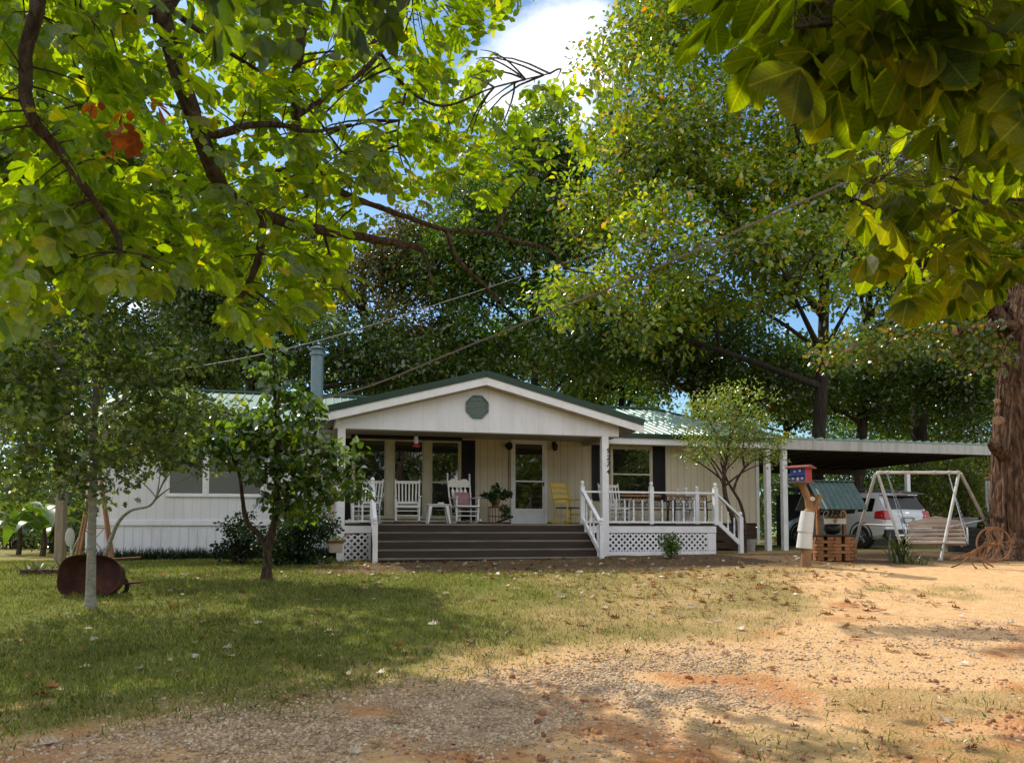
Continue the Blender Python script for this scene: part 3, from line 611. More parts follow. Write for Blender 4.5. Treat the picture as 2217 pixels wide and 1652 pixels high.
# ================================================================== porch
porch = thing('porch', 'white gabled front porch with wide wooden steps and turned railings before the door', 'porch', (P0.x, P0.y, ZH), TH)
DZ = 0.84; UD = 9.28
b = MB(); v = -.02; 
while v < VW-.05:
    b.box(-.22, UD, v, min(v+.136, VW-.04), DZ-.04, DZ); v += .142
b.build('deck', M_['wood'], porch, smooth=False)
b = MB(); b.box(-.22, .68, -.005, .03, .62, .79); b.box(5.76, UD-.01, -.005, .03, .62, .79); b.box(5.98, UD-.02, -.003, .03, -.04, .17); b.box(UD-.04, UD-.005, .031, 2.25, .62, .79); b.box(-.215, -.18, .031, 2.25, .62, .79); b.build_each('rim_board', M_['white'], porch, bevel=.004)
def lattice(ua, ub, z0, z1, v, side=None):
    mb = MB(); L = ub-ua; h = z1-z0; s = .150; w = .019
    for layer, sg in ((0, 1), (1, -1)):
        vv = v+.009*layer
        c = -h
        while c < L+h:
            # strip through (c,0) with slope sg
            pts = []
            if sg > 0: a0, a1 = max(0, c), min(L, c+h); q0, q1 = a0-c, a1-c
            else: a0, a1 = max(0, c), min(L, c+h); q0, q1 = h-(a0-c), h-(a1-c)
            if a1-a0 > .02:
                p = (ua+a0, vv, z0+q0); q = (ua+a1, vv, z0+q1)
                if side: p = (side, ua+a0, z0+q0); q = (side, ua+a1, z0+q1)
                mb.beam(p, q, .008, .046, (0,0,1)) if not side else mb.beam(p, q, .046, .008, (1,0,0))
            c += s
    return mb.build('lattice', M_['white'], porch, smooth=False)
lattice(.02, .62, 0.0, .60, .012); lattice(6.34, UD-.25, .18, .60, .012)
b = MB(); b.box(.62,.68,-.01,.03,-.05,.61); b.box(UD-.25,UD-.02,-.004,.03,.18,.61); b.build_each('lattice_frame', M_['white'], porch, bevel=.004)
# stairs
stair = None; SU0, SU1 = .70, 5.76; rz = [.645,.455,.265,.085]
b = MB(); top = .80
for i, z in enumerate(rz):
    v0 = -.30*(i+1)
    b.box(SU0+.02, SU1-.02, v0+.27 if i else -.03, v0+.295 if i else -.005, z-.0, top-.001); top = z-.035
b.box(SU0+.02, SU1-.02, -1.18, -1.155, -.1, .05)
stair = b.build('stairs', M_['wood'], porch, smooth=False)
for i, z in enumerate(rz):
    v0 = -.30*(i+1); t = MB(); t.box(SU0, SU1, v0, v0+.14, z-.038, z); t.box(SU0, SU1, v0+.148, v0+.30, z-.038, z); t.build('tread', pmat('pale_tread', (.25,.20,.15), .85, (.12,.09,.07), 4, bump=.5, bscale=40, stretch=(.25,3,3)) if i == 0 else bpy.data.materials['pale_tread'], stair, bevel=.008)  # treads and nosing paler than the risers
t = MB(); t.box(SU0, SU1, -.035, -.021, DZ-.045, DZ-.002); t.build('nosing', bpy.data.materials['pale_tread'], stair)
# posts
PT = 2.965
pl_ = []
for u_, zb0 in ((.0, -.1), (6.27, -.1)):
    b = MB(); b.box(u_-.085, u_+.085, -.03-.085, -.03+.085, zb0, PT); pl_.append(b.build('post', M_['white'], porch, bevel=.012))
def digit(ch, px, py, h_, parent):
    cu = bpy.data.curves.new('t', 'FONT'); cu.body = ch; cu.size = h_*1.38; cu.extrude = .004; cu.align_x = 'CENTER'; cu.align_y = 'CENTER'; cu.shear = .18; cu.offset = .004
    o = bpy.data.objects.new('t', cu); COL.objects.link(o); dg = bpy.context.evaluated_depsgraph_get(); dg.update()
    me = bpy.data.meshes.new_from_object(o.evaluated_get(dg)); bpy.data.objects.remove(o); me.name = 'house_number_digit'
    u, z = H(px, py, -.12); me.transform(Matrix.Translation((u, -.121, z)) @ Matrix.Rotation(R(90), 4, 'X')); me.materials.clear(); me.materials.append(M_['blackm'])
    o = bpy.data.objects.new('house_number_digit', me); COL.objects.link(o); o.parent = parent
for ch, py in zip('9274', (976.5, 991, 1005.5, 1021)): digit(ch, 1316.5, py, .125, pl_[1])
# newels, balusters, rails
def newel(mb, u, v, z0, z1, w=.045):
    mb.box(u-w, u+w, v-w, v+w, z0, z1-.15); mb.lathe([(w*1.0,0),(w*1.25,.012),(w*1.25,.025),(.022,.04),(.03,.052),(.048,.085),(.046,.115),(.03,.14),(.005,.15)], (u, v, z1-.15), 12)
BAL = [(.022,0),(.022,.16),(.012,.18),(.026,.21),(.017,.25),(.022,.30),(.024,.40),(.019,.47),(.013,.49),(.026,.52),(.012,.55),(.022,.58),(.022,.76)]
def rail(name_posts, runs, bal, par=porch):
    mb = MB(); m2 = MB()
    for p, q in runs:
        p, q = Vector(p), Vector(q); mb.beam(p+Vector((0,0,.78)), q+Vector((0,0,.78)), .085, .045); m2.beam(p+Vector((0,0,.045)), q+Vector((0,0,.045)), .06, .05)
    r_ = mb.build('railing', M_['white'], par, bevel=.004); m2.build_each('bottom_rail', M_['white'], r_, bevel=.004)
    for nw in name_posts:
        n_ = MB(); newel(n_, *nw); n_.build('newel_post', M_['white'], r_, angle=30)
    for (u, v, z) in bal:
        n_ = MB(); n_.lathe([(r, t*.70+.06) for r, t in BAL], (u, v, z), 8); n_.build('baluster', M_['white'], r_)
    return r_
zt = DZ+1.02
n1 = H(1410, 1100, 0.03)[0]; n2 = H(1549, 1100, 0.03)[0]; nr = 5.72; nl = .70
def lerp_(a, b_, k, n): return a+(b_-a)*k/n
bal = [(lerp_(nr, 6.19, k, 3), .03, DZ) for k in (1, 2)][:1]+[(lerp_(6.35, n1, k, 5), .03, DZ) for k in (1,2,3,4)]+[(lerp_(n1, n2, k, 6), .03, DZ) for k in range(1, 6)]
bal[0] = ((nr+6.19)/2, .03, DZ)
rail([(nr,.03,DZ-.02,zt+.03,.05),(n1,.03,DZ-.02,zt+.03,.05),(n2,.03,DZ-.02,zt+.03,.055)], [((nr,.03,DZ),(n2,.03,DZ))], bal)
rail([(nl,.03,DZ-.02,zt+.03,.05)], [((.10,.03,DZ),(nl,.03,DZ))], [(.27,.03,DZ),(.48,.03,DZ)])
rail([], [((-.05,.1,DZ),(-.05,2.22,DZ))], [(-.05,.1+.19*k,DZ) for k in range(1, 11)])
rail([(n2-.02,1.0,DZ-.02,zt,.05),(n2-.02,1.62,DZ-.02,zt,.05),(n2-.02,2.15,DZ-.02,zt,.05)], [((n2-.02,1.0,DZ),(n2-.02,2.15,DZ))], [(n2-.02,1.2,DZ),(n2-.02,1.4,DZ),(n2-.02,1.85,DZ)])
def stair_rail(u_top, v_top, u_bot, v_bot, zbot, nbal):
    drop = DZ-zbot; mb = MB(); p = Vector((u_top, v_top, DZ)); q = Vector((u_bot, v_bot, zbot))
    mb.beam(p+Vector((0,0,.80)), q+Vector((0,0,.80)), .085, .05); m2 = MB(); m2.beam(p+Vector((0,0,.10)), q+Vector((0,0,.10)), .06, .10)
    r_ = mb.build('stair_railing', M_['white'], porch, bevel=.004); m2.build('bottom_rail', M_['white'], r_, bevel=.004)
    n_ = MB(); newel(n_, u_bot, v_bot, zbot-.14, zbot+.94, .052); n_.build('newel_post', M_['white'], r_, angle=30)
    for k in range(1, nbal+1):
        c = p.lerp(q, k/(nbal+1)); n_ = MB(); n_.lathe([(r, t*.66+.13) for r, t in BAL], c, 8); n_.build('baluster', M_['white'], r_)
stair_rail(nr, -.02, nr+.02, -1.22, .02, 4); stair_rail(nl, -.02, nl-.02, -1.22, .02, 4)
# side steps at the right end of the deck
b = MB()
for i, z in enumerate((.63, .42, .21)): b.box(UD+.02+.27*i, UD+.31+.27*i, .12, 1.0, z-.04, z)
b.build_each('side_stairs', M_['wood'], porch, bevel=.006)
stair_rail(n2+.02, .08, UD+.72, .08, .22, 3)
# ceiling, roof, gable
UA, UB, UC, VF, VB = -.52, 7.17, 3.26, -.38, 5.05; GE, GA = 3.29, 4.30
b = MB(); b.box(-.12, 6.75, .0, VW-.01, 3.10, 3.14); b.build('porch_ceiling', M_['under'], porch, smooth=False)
sl = (GA-GE)/(UC-UA)
pr = MB(); th = .045
for ue, sgn in ((UA, 1), (UB, -1)):
    a, b_, c, d = Vector((ue, VF, GE)), Vector((UC, VF, GA)), Vector((UC, VB, GA)), Vector((ue, 1.9, GE))
    pr.hexa([a, b_, c, d, a+Vector((0,0,th)), b_+Vector((0,0,th)), c+Vector((0,0,th)), d+Vector((0,0,th))] if sgn > 0 else [d, c, b_, a, d+Vector((0,0,th)), c+Vector((0,0,th)), b_+Vector((0,0,th)), a+Vector((0,0,th))])
    for k in range(1, 14):
        v = VF+.4*k
        if v > 1.9: tt = (v-1.9)/(VB-1.9)
        else: tt = 0
        if tt > .95: break
        p = a.lerp(b_, tt); q = b_.copy(); p.y = q.y = v; pr.beam(p+Vector((0,0,th+.01)), q+Vector((0,0,th+.01)), .03, .024)
prf = pr.build('porch_roof', M_['rooft'], porch, smooth=False)
b = MB()
for ue in (UA, UB):
    b.beam((ue, VF-.012, GE+.005), (UC, VF-.012, GA+.005), .022, .15, (0,0,1))
b.build_each('rake_trim', M_['rooft'], prf, smooth=False)
b = MB()
for ue, dx in ((UA, 1), (UB, -1)):
    a, c = Vector((ue, VF, GE-.055)), Vector((UC, VF, GA-.055)); b.prism([a, c, c+Vector((0,0,-.20)), a+Vector((0,0,-.20))], (0, .035, 0))
b.build_each('rake_board', M_['white'], porch, smooth=False)
b = MB()
for ue, sg in ((UA, 1), (UB, -1)):
    b.prism([(ue+.02*sg, VF+.036, GE-.16), (ue+.45*sg, VF+.036, GE-.16+.45*sl), (ue+.45*sg, 1.8, GE-.16+.45*sl), (ue+.02*sg, 1.8, GE-.16)], (0,0,.015))
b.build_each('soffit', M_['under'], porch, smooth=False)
gz = PT; gl, gr = -.16, 6.62
b = MB(); zl = GE+(gl-UA)*sl-.06; zr_ = GE+(UB-gr)*sl-.06; b.prism([(gl, -.115, gz), (gr, -.115, gz), (gr, -.115, zr_), (UC, -.115, GA-.06), (gl, -.115, zl)], (0,.05,0)); gab = b.build('gable', M_['gable'], porch, smooth=False)
b = MB()
for ue, xx in ((UA, gl), (UB, gr)):
    a = Vector((xx, -.125, GE+abs(xx-ue)*sl-.27)); c = Vector((UC, -.125, GA-.27)); b.beam(a, c, .02, .035, (0,0,1))
b.build_each('gable_molding', M_['cream'], gab, smooth=False)
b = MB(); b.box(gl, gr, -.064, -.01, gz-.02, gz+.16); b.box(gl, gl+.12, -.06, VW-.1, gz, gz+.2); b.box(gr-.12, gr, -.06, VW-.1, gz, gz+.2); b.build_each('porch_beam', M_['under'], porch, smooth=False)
u, z = H(1033.5, 881, -.13); ro = .27
vm = pmat('vent_paint', (.075,.16,.165), .6, (.045,.10,.105), 6, dirt=(.42,.44,.42), dirt_scale=5, dirt_amt=.5, stretch=(1,1,4))
oc = [(u+ro*math.cos(R(22.5+45*k))*1.0, z+ro*math.sin(R(22.5+45*k))) for k in range(8)]
b = MB()
for k in range(8): b.beam((oc[k][0], -.135, oc[k][1]), (oc[(k+1)%8][0], -.135, oc[(k+1)%8][1]), .04, .04, (0,1,0))
ve = b.build('gable_vent', vm, gab, bevel=.004)
b = MB()
for k in range(-4, 5):
    zz = k*.055; hw = min(ro*.92, ro*1.30-abs(zz)) - .02
    b.beam((u-hw, -.13, z+zz), (u+hw, -.13, z+zz), .05, .012, (0,.75,.7))
b.build('louver', pmat('worn_slat', (.34,.42,.42), .7, (.16,.24,.24), 9, stretch=(3,1,8)), ve, smooth=False)
b = MB(); b.prism([(x, -.120, zz) for x, zz in oc], (0,.003,0)); b.build('vent_back', M_['blackm'], ve, smooth=False)
b = MB(); b.box(gl+.03, gl+.09, -.17, -.116, zl-.28, zl-.12); b.lathe([(.03,0),(.045,.07)], (gl+.06, -.16, zl-.26), 10, (0,-1,-.6)); b.build('floodlight', M_['white'], porch)
# ================================================================== carport
cp_ = thing('carport', 'open flat roofed carport with white posts and stained white fascia beside the house', 'carport', (P0.x, P0.y, ZH), TH)
CU0, CU1, CV0, CV1, CZ = 12.5, 20.35, 1.80, 8.6, 3.30
fm = pmat('stained_fascia', (.56,.55,.52), .6, (.48,.47,.43), 3, dirt=(.24,.19,.12), dirt_scale=2.2, dirt_amt=.55, wave=(0,.23,.03,.35), stretch=(2.2,2,.25))
b = MB(); b.hexa([(CU0,CV0,CZ-.06),(CU1,CV0,CZ-.06),(CU1,CV1,CZ-.2),(CU0,CV1,CZ-.2),(CU0,CV0,CZ),(CU1,CV0,CZ),(CU1,CV1,CZ-.14),(CU0,CV1,CZ-.14)])
cr_ = b.build('carport_roof', M_['roofm'], cp_, smooth=False)
for k in range(24):
    u = CU0+.15+k*.305; r_ = MB()
    if u > CU1-.1: break
    r_.hexa([(u-.13,CV0-.05,CZ),(u+.13,CV0-.05,CZ),(u+.13,CV1,CZ-.138),(u-.13,CV1,CZ-.138),(u+.04,CV0-.05,CZ+.075),(u+.10,CV0-.05,CZ+.075),(u+.10,CV1,CZ-.06),(u+.04,CV1,CZ-.06)])
    r_.build('roof_rib', M_['roofm'] if k else M_['roofm'], cr_, smooth=False)
b = MB(); b.box(CU0-.25, CU1, CV0-.03, CV0-.002, CZ-.30, CZ-.005); b.build('fascia', fm, cp_, smooth=False)
b = MB(); b.box(CU0, CU1-.05, CV0+.06, CV0+.20, CZ-.32, CZ-.08); b.box(CU0, CU1-.05, CV1-.3, CV1-.16, CZ-.45, CZ-.2)
for k in range(9): b.box(CU0+.1+k*.88, CU0+.15+k*.88, CV0+.2, CV1-.3, CZ-.28, CZ-.15)
b.build('beam', M_['brown'], cp_, smooth=False)
ps = [(H(1662,1100,CV0+.1)[0], CV0+.1), (H(1698,1100,CV0+.1)[0], CV0+.1), (H(1964,1020,CV1-.25)[0], CV1-.25), (CU1-.2, CV0+.1), (CU0+.1, CV1-.25)]
for u, v in ps:
    p = loc2w(u, v, 0); g_ = ground_z(p.x, p.y)-ZH; b = MB(); b.box(u-.075, u+.075, v-.075, v+.075, g_-.05, CZ-.32); b.build('post', M_['white'], cp_, bevel=.008)
# ================================================================== porch furniture
cw = pmat('chair_white', (.70,.70,.67), .5, (.60,.60,.56), 6, dirt=(.40,.36,.28), dirt_scale=6, dirt_amt=.4)
cy_ = pmat('chair_yellow', (.66,.47,.05), .5, (.52,.36,.035), 6, dirt=(.35,.24,.06), dirt_scale=6, dirt_amt=.4)
seatdark = pmat('woven_seat', (.16,.11,.06), .8, (.08,.055,.03), 40)
def rocker(label, style, mat, loc, rz, group=None):
    t = thing('rocking_chair', label, 'rocking chair', loc, rz, group)
    tall = 1.14 if style == 'arrow' else 1.08
    for s in (-1, 1):
        b = MB(); pts = [(s*.27, -.44+.1*k, .018+.34*(-.44+.1*k-.02)**2) for k in range(10)]
        for i in range(9): b.beam(pts[i], pts[i+1], .03, .042)
        b.build('rocker', mat, t)
        fb = Vector((s*.27, -.24, .06)); ft = Vector((s*.285, -.27, .63))
        b = MB()
        if style == 'arrow':
            b.lathe([(.018,0),(.03,.1),(.02,.16),(.032,.24),(.022,.34),(.03,.38),(.016,.40),(.026,.46),(.018,.57)], fb, 8, ft-fb)
        else: b.tube([fb, ft], .021, 8)
        b.build('leg', mat, t)
        b = MB(); b.tube([(s*.26, .20, .05), (s*.255, .20, .42), (s*.275, .26, .62), (s*.29, .38, tall)], [.02,.022,.022,.018], 8)
        if style == 'arrow': b.lathe([(.018,0),(.032,.03),(.012,.055),(.03,.09),(.008,.13)], (s*.29,.38,tall-.01), 8)
        b.build('leg', mat, t)
        b = MB(); b.hexa([(s*.29-.035,-.33,.63),(s*.29+.035,-.33,.63),(s*.275+.022,.27,.615),(s*.275-.022,.27,.615),(s*.29-.035,-.33,.652),(s*.29+.035,-.33,.652),(s*.275+.022,.27,.637),(s*.275-.022,.27,.637)]); b.build('arm', mat, t, bevel=.006)
    b = MB()
    for z in (.19, .30): b.tube([(-.27,-.245,z),(.27,-.245,z)], .013, 6)
    b.tube([(-.26,.2,.2),(.26,.2,.2)], .013, 6)
    for s in (-1, 1): b.tube([(s*.27,-.245,.25),(s*.26,.2,.25)], .012, 6)
    b.build('stretcher', mat, t)
    b = MB()
    if style == 'ladder':
        b.box(-.27,.27,-.28,.21,.40,.435); b.build('seat', seatdark, t, bevel=.012)
    elif style == 'arrow':
        b.hexa([(-.30,-.32,.40),(.30,-.32,.40),(.26,.22,.37),(-.26,.22,.37),(-.30,-.32,.44),(.30,-.32,.44),(.26,.22,.405),(-.26,.22,.405)]); b.build('seat', mat, t, bevel=.015)
    else:
        b.box(-.28,.28,-.29,-.26,.38,.43); b.box(-.27,.27,.19,.215,.37,.41)
        for k in range(9): b.box(-.262+.06*k,-.262+.06*k+.044,-.27,.20,.415,.432)
        b.build('seat', mat, t, bevel=.004)
    b = MB(); A = Vector((0,.245,.56)); B = Vector((0,.37,tall-.05))
    if style == 'slat':
        b.beam(A+Vector((-.265,0,-.05)), A+Vector((.265,0,-.05)), .025, .06); b.beam(B+Vector((-.28,0,-.02)), B+Vector((.28,0,-.02)), .025, .07)
        for k in range(6):
            x = -.20+.08*k; b.beam(A+Vector((x,0,-.05)), B+Vector((x*1.05,0,-.04)), .032, .014, (0,1,0))
    elif style == 'ladder':
        for k in range(4):
            c = A.lerp(B, .06+.30*k); w = .265+.012*k; h = .075+.006*k
            pts = [(-w,c.y,c.z-h*.5),(0,c.y+.02,c.z-h*.5),(w,c.y,c.z-h*.5),(w,c.y+.01,c.z+h*.4),(0,c.y+.03,c.z+h*.65),(-w,c.y+.01,c.z+h*.4)]
            b.prism(pts, (0,.016,0))
    else:
        c = B; pts = [(-.28,c.y,c.z-.18),(.28,c.y,c.z-.18),(.28,c.y,c.z-.04),(.2,c.y,c.z+.02),(.12,c.y,c.z+.025),(0,c.y,c.z-.015),(-.12,c.y,c.z+.025),(-.2,c.y,c.z+.02),(-.28,c.y,c.z-.04)]
        b.prism([(x*.98,y-.025,z) for x,y,z in pts], (0,.022,0))
        for k in range(4):
            x = -.165+.11*k; p = A+Vector((x*.9,0,-.12)); q = B+Vector((x,-.02,-.18)); d = (q-p)
            prof = [(0,.012),(.3,.020),(.45,.018),(.55,.034),(.8,.040),(.93,.012),(1,.012)]
            L = [p+d*tt+Vector((-w,0,0)) for tt, w in prof]+[p+d*tt+Vector((w,0,0)) for tt, w in prof[::-1]]
            b.prism(L, (0,.014,0))
        b.tube([A+Vector((-.26,0,-.12)),A+Vector((.26,0,-.12))], .016, 6)
    b.build('backrest', mat, t)
    return t
def onporch(px, v): 
    u = H(px, 1130, v)[0]; return loc2w(u, v, DZ)
rocker('white slat back rocking chair left of the small white table', 'slat', cw, onporch(882, .75), TH+R(-6))
rocker('white rocking chair with arrow shaped spindles and scalloped crest, holding a mauve pillow', 'arrow', cw, onporch(1004, .80), TH+R(10))
rocker('white rocking chair half hidden by leaves at the left end of the porch', 'slat', cw, onporch(793, .95), TH+R(-22))
rocker('yellow ladder back rocking chair beside the front door', 'ladder', cy_, onporch(1231, 1.15), TH+R(24))
rocker('white slat back rocking chair behind the railing and numbered post', 'slat', cw, onporch(1331, 1.1), TH+R(6))
# pillow on the ornate chair
c = onporch(1004, .80); rz = TH+R(10)
b = MB(); nn_ = 9; vs = []; 
for sgn in (-1, 1):
    for i in range(nn_):
        for j in range(nn_):
            x = (i/(nn_-1)-.5)*2; z = (j/(nn_-1)-.5)*2; th_ = .055*(max(0,1-x**4)*max(0,1-z**4))**.5
            vs.append((x*.19, sgn*th_, z*.17))
fs_ = [(i*nn_+j, i*nn_+j+1, (i+1)*nn_+j+1, (i+1)*nn_+j) for i in range(nn_-1) for j in range(nn_-1)]
o_ = nn_*nn_; b.add(vs, [f for f in fs_]+[tuple(k+o_ for k in f)[::-1] for f in fs_])
pi_ = b.build('throw_pillow', pmat('mauve_fabric', (.30,.17,.17), .9, (.24,.13,.14), 12, bump=.3, bscale=200), None, angle=80)
ca_, sa_ = math.cos(rz), math.sin(rz); pi_.location = (c.x-.09*(-0)+(-.13)*(-sa_)*-1*0+0, 0, 0)
pi_.location = Vector((c.x, c.y, c.z+.61))+Vector((-sa_*.12, ca_*.12, 0)); pi_.rotation_euler = (R(-15), 0, rz); tag(pi_, 'mauve square pillow leaning on the back of the ornate white rocking chair', 'pillow')
# plastic side table
p = onporch(948, .75); t = thing('side_table', 'small white plastic side table between two white rocking chairs', 'table', p, TH)
b = MB(); b.box(-.27,.27,-.2,.2,.44,.47); b.box(-.25,.25,-.18,.18,.40,.44); b.build('table_top', cw, t, bevel=.015)
for sx_ in (-1,1):
    for sy_ in (-1,1):
        b = MB(); b.hexa([(sx_*.26-.02,sy_*.19-.02,0),(sx_*.26+.02,sy_*.19-.02,0),(sx_*.26+.02,sy_*.19+.02,0),(sx_*.26-.02,sy_*.19+.02,0),(sx_*.20-.04,sy_*.15-.035,.42),(sx_*.20+.04,sy_*.15-.035,.42),(sx_*.20+.04,sy_*.15+.035,.42),(sx_*.20-.04,sy_*.15+.035,.42)]); b.build('leg', cw, t, bevel=.008)
b = MB(); b.lathe([(.05,0),(.075,.02),(.08,.045),(.07,.045),(.05,.01)], p+Vector((.07,.0,.47)), 14); tag(b.build('ashtray', cw), 'small white dish on the plastic side table', 'dish')
# plant stand
p = onporch(1073, 1.35); t = thing('plant_stand', 'dark wire plant stand by the front door', 'plant stand', p, TH)
b = MB()
for k in range(14):
    a = 2*math.pi*k/14; b.tube([(.17*math.cos(a),.17*math.sin(a),.0),(.19*math.cos(a),.19*math.sin(a),.2),(.17*math.cos(a),.17*math.sin(a),.42)], .008, 5)
for z in (.02,.2,.42): b.tube([(.18*math.cos(a),.18*math.sin(a),z) for a in [2*math.pi*k/20 for k in range(21)]], .008, 5)
b.build('wire_cage', M_['rust'], t)
b = MB(); b.lathe([(.17,.42),(.17,.44),(.02,.44)], (0,0,0), 16); b.build_each('shelf', M_['rust'], t)
t2 = thing('potted_plant', 'bushy green plant in a terracotta pot standing on the wire plant stand', 'plant', p+Vector((0,0,.445)), TH)
b = MB(); b.lathe([(.09,0),(.13,.15),(.145,.15),(.145,.19),(.125,.19),(.11,.16),(.02,.16)], (0,0,0), 16); b.build('pot', pmat('terracotta', (.30,.11,.055), .8, (.22,.08,.04), 8), t2)
dkleaf = leafmat('porch_plant_leaf', [(0,(.02,.05,.012)),(.6,(.05,.11,.025)),(1,(.09,.15,.04))], tmix=.35, gloss=.06)
cl_ = [(np.array((RNG.normal()*.15, RNG.normal()*.13, .30+RNG.normal()*.07)), .10) for _ in range(16)]+[(np.array((.22,-.1,-.02-.1*k)), .09) for k in range(3)]
crown('foliage', cl_, 2600, .09, LEAF_H, dkleaf, t2, droop=.4)
# dark angle bracket / boot scraper by the door
p = onporch(1094, 1.7); b = MB(); b.beam(p+Vector((-.22,.0,.05)), p+Vector((.2,.05,.2)), .10, .05); b.beam(p+Vector((-.22,.0,.05)), p+Vector((-.05,.0,.02)), .10, .05); tag(b.build('boot_scraper', M_['blackm'], bevel=.01), 'dark wedge shaped boot scraper on the deck left of the front door', 'boot scraper')
# iron benches behind the right railing
owood = pmat('bench_wood', (.34,.15,.04), .5, (.24,.10,.03), 5, stretch=(.3,4,4))
def iron_bench(px, v, label):
    t = thing('garden_bench', label, 'bench', onporch(px, v), TH)
    b = MB(); b.beam((-.6,.24,.78),(.6,.24,.78), .035, .06); b.build('top_slat', owood, t, bevel=.006)
    b = MB()
    for k in range(4): b.beam((-.58,-.22+.12*k,.40),(.58,-.22+.12*k,.40), .09, .022)
    b.build('seat', pmat('bench_seat', (.10,.06,.03), .7, (.06,.035,.02), 6), t, bevel=.004)
    b = MB()
    for k in range(6):
        cx = -.46+.184*k
        for (r, cz) in ((.085,.63),(.05,.55),(.045,.70)):
            b.tube([(cx+r*math.cos(a),.235,cz+r*math.sin(a)*(.95)) for a in [2*math.pi*i/12 for i in range(13)]], .008, 5)
    b.beam((-.58,.235,.50),(.58,.235,.50), .015, .02); b.build('iron_back', M_['blackm'], t)
    for s in (-1,1):
        b = MB(); x = s*.59
        b.tube([(x,-.26,0),(x,-.22,.2),(x,-.25,.40),(x,-.27,.60)], .017, 6); b.tube([(x,.28,0),(x,.20,.2),(x,.20,.42),(x,.26,.80)], .017, 6); b.tube([(x,-.30,.60),(x,-.1,.64),(x,.22,.60)], .018, 6); b.tube([(x,-.25,.40),(x,.2,.40)], .015, 6)
        b.build('iron_side', M_['blackm'], t)
iron_bench(1395, 1.5, 'iron and wood bench nearest the right window behind the white railing'); iron_bench(1496, 1.3, 'iron and wood bench nearest the right end of the porch railing')
# hummingbird feeder
u, z = H(901, 958, .35); p = loc2w(u, .35, z)
t = thing('hummingbird_feeder', 'red and clear hummingbird feeder hanging under the porch eave', 'bird feeder', p, TH)
b = MB(); b.lathe([(.045,0),(.052,.03),(.05,.15),(.03,.17),(.01,.175)], (0,0,-.02), 12); b.build('bottle', pmat('pale_bottle', (.62,.66,.70), .2), t)
b = MB(); b.lathe([(.03,0),(.09,.02),(.095,.04),(.05,.065),(.05,.10)], (0,0,-.12), 14)
for k in range(5): a = 2*math.pi*k/5; b.lathe([(.012,0),(.022,.02)], (.08*math.cos(a),.08*math.sin(a),-.085), 6)
b.build('base', pmat('red_plastic', (.45,.015,.02), .3), t)
b = MB(); b.tube([(0,0,.155),(0,0,3.10-z)], .004, 5); b.build('hanger', M_['blackm'], t)
# doorstep details: pot hanging left of the stairs
q = W(727, 1180, 16.6); t = thing('hanging_planter', 'small white flower box on a curved iron hook left of the steps', 'planter', q, TH)
b = MB(); b.hexa([(-.13,-.09,-.16),(.13,-.09,-.16),(.13,.09,-.16),(-.13,.09,-.16),(-.16,-.11,.08),(.16,-.11,.08),(.16,.11,.08),(-.16,.11,.08)]); b.build('box', pmat('planter_box', (.55,.50,.42), .7, (.44,.36,.28), 6), t, bevel=.01)
b = MB(); b.beam((-.17,-.12,.07),(.17,-.12,.07), .02, .05); b.build('rim', M_['rust'], t)
gz_ = ground_z(q.x, q.y)-q.z
b = MB(); b.tube(smooth_path([(-.32,.05,gz_-.05),(-.22,.05,gz_+.15),(.0,.05,-.02),(.18,.05,.18),(.36,.05,.24),(.46,.05,.20)]), .012, 6); b.build('hook_stake', M_['rust'], t)
crown('foliage', [(np.array((-.03,0,.12)), .11),(np.array((.06,0,.10)), .08)], 4200, .06, LEAF_S2, leafmat('herb_leaf', [(0,(.08,.14,.03)),(1,(.18,.24,.07))]), t, up=.2)
# ================================================================== SUV
sv = thing('parked_suv', 'silver white suv parked nose in under the carport, seen from behind', 'car')
C0 = loc2w(15.45, 1.62, 0)
car_w, car_l = 1.86, 4.6
cgz = max(ground_z(C0.x, C0.y), .93)
sv.location = Vector((C0.x, C0.y, cgz))+Vector((CT*.93, ST*.93, 0)); sv.rotation_euler = (0,0,TH+R(6))
paint = pmat('silver_paint', (.60,.61,.62), .28, (.57,.58,.59), 1, spec=.6, coat=.6)
dk = pmat('black_cladding', (.018,.018,.02), .6); cg = glassmat('car_glass', (.005,.006,.007), .05); chrome = pmat('chrome', (.75,.77,.8), .15, metal=1.0); redl = pmat('tail_red', (.50,.012,.015), .15, (.30,.008,.01), 12, coat=.5)
# station: y, half width low, belt half width, roof half width, z bottom, z belt, z roof
ST_ = [(.00,.84,.80,.62,.42,.92,1.00),(.05,.90,.86,.66,.36,1.00,1.12),(.10,.91,.88,.70,.33,1.02,1.20),(.34,.92,.89,.68,.30,1.04,1.58),(.52,.925,.895,.68,.28,1.04,1.66),(.95,.93,.90,.69,.26,1.03,1.705),(1.6,.93,.90,.69,.26,1.00,1.725),(2.3,.93,.90,.685,.26,.985,1.70),(2.75,.93,.90,.67,.26,.975,1.63),(3.05,.93,.895,.68,.26,.97,1.42),(3.42,.925,.885,.80,.26,.965,1.06),(3.8,.92,.87,.74,.26,.93,1.00),(4.2,.90,.84,.66,.27,.86,.93),(4.45,.86,.78,.58,.30,.76,.82),(4.58,.76,.68,.50,.36,.62,.68),(4.62,.66,.60,.44,.42,.54,.58)]
def ring(s):
    y, w0, w1, w2, zb, zm, zr = s
    h = [(w0*.90, zb), (w0*.985, zb+.10), (w0, (zb+zm)/2), (w1+.015, zm-.07), (w1, zm), (w2+.05, zm+(zr-zm)*.82), (w2-.02, zm+(zr-zm)*.97), (w2*.6, zr), (0, zr+.012)]
    return [(x, y, z) for x, z in h]+[(-x, y, z) for x, z in h[-2::-1]]
rings = [ring(s) for s in ST_]; k = len(rings[0])
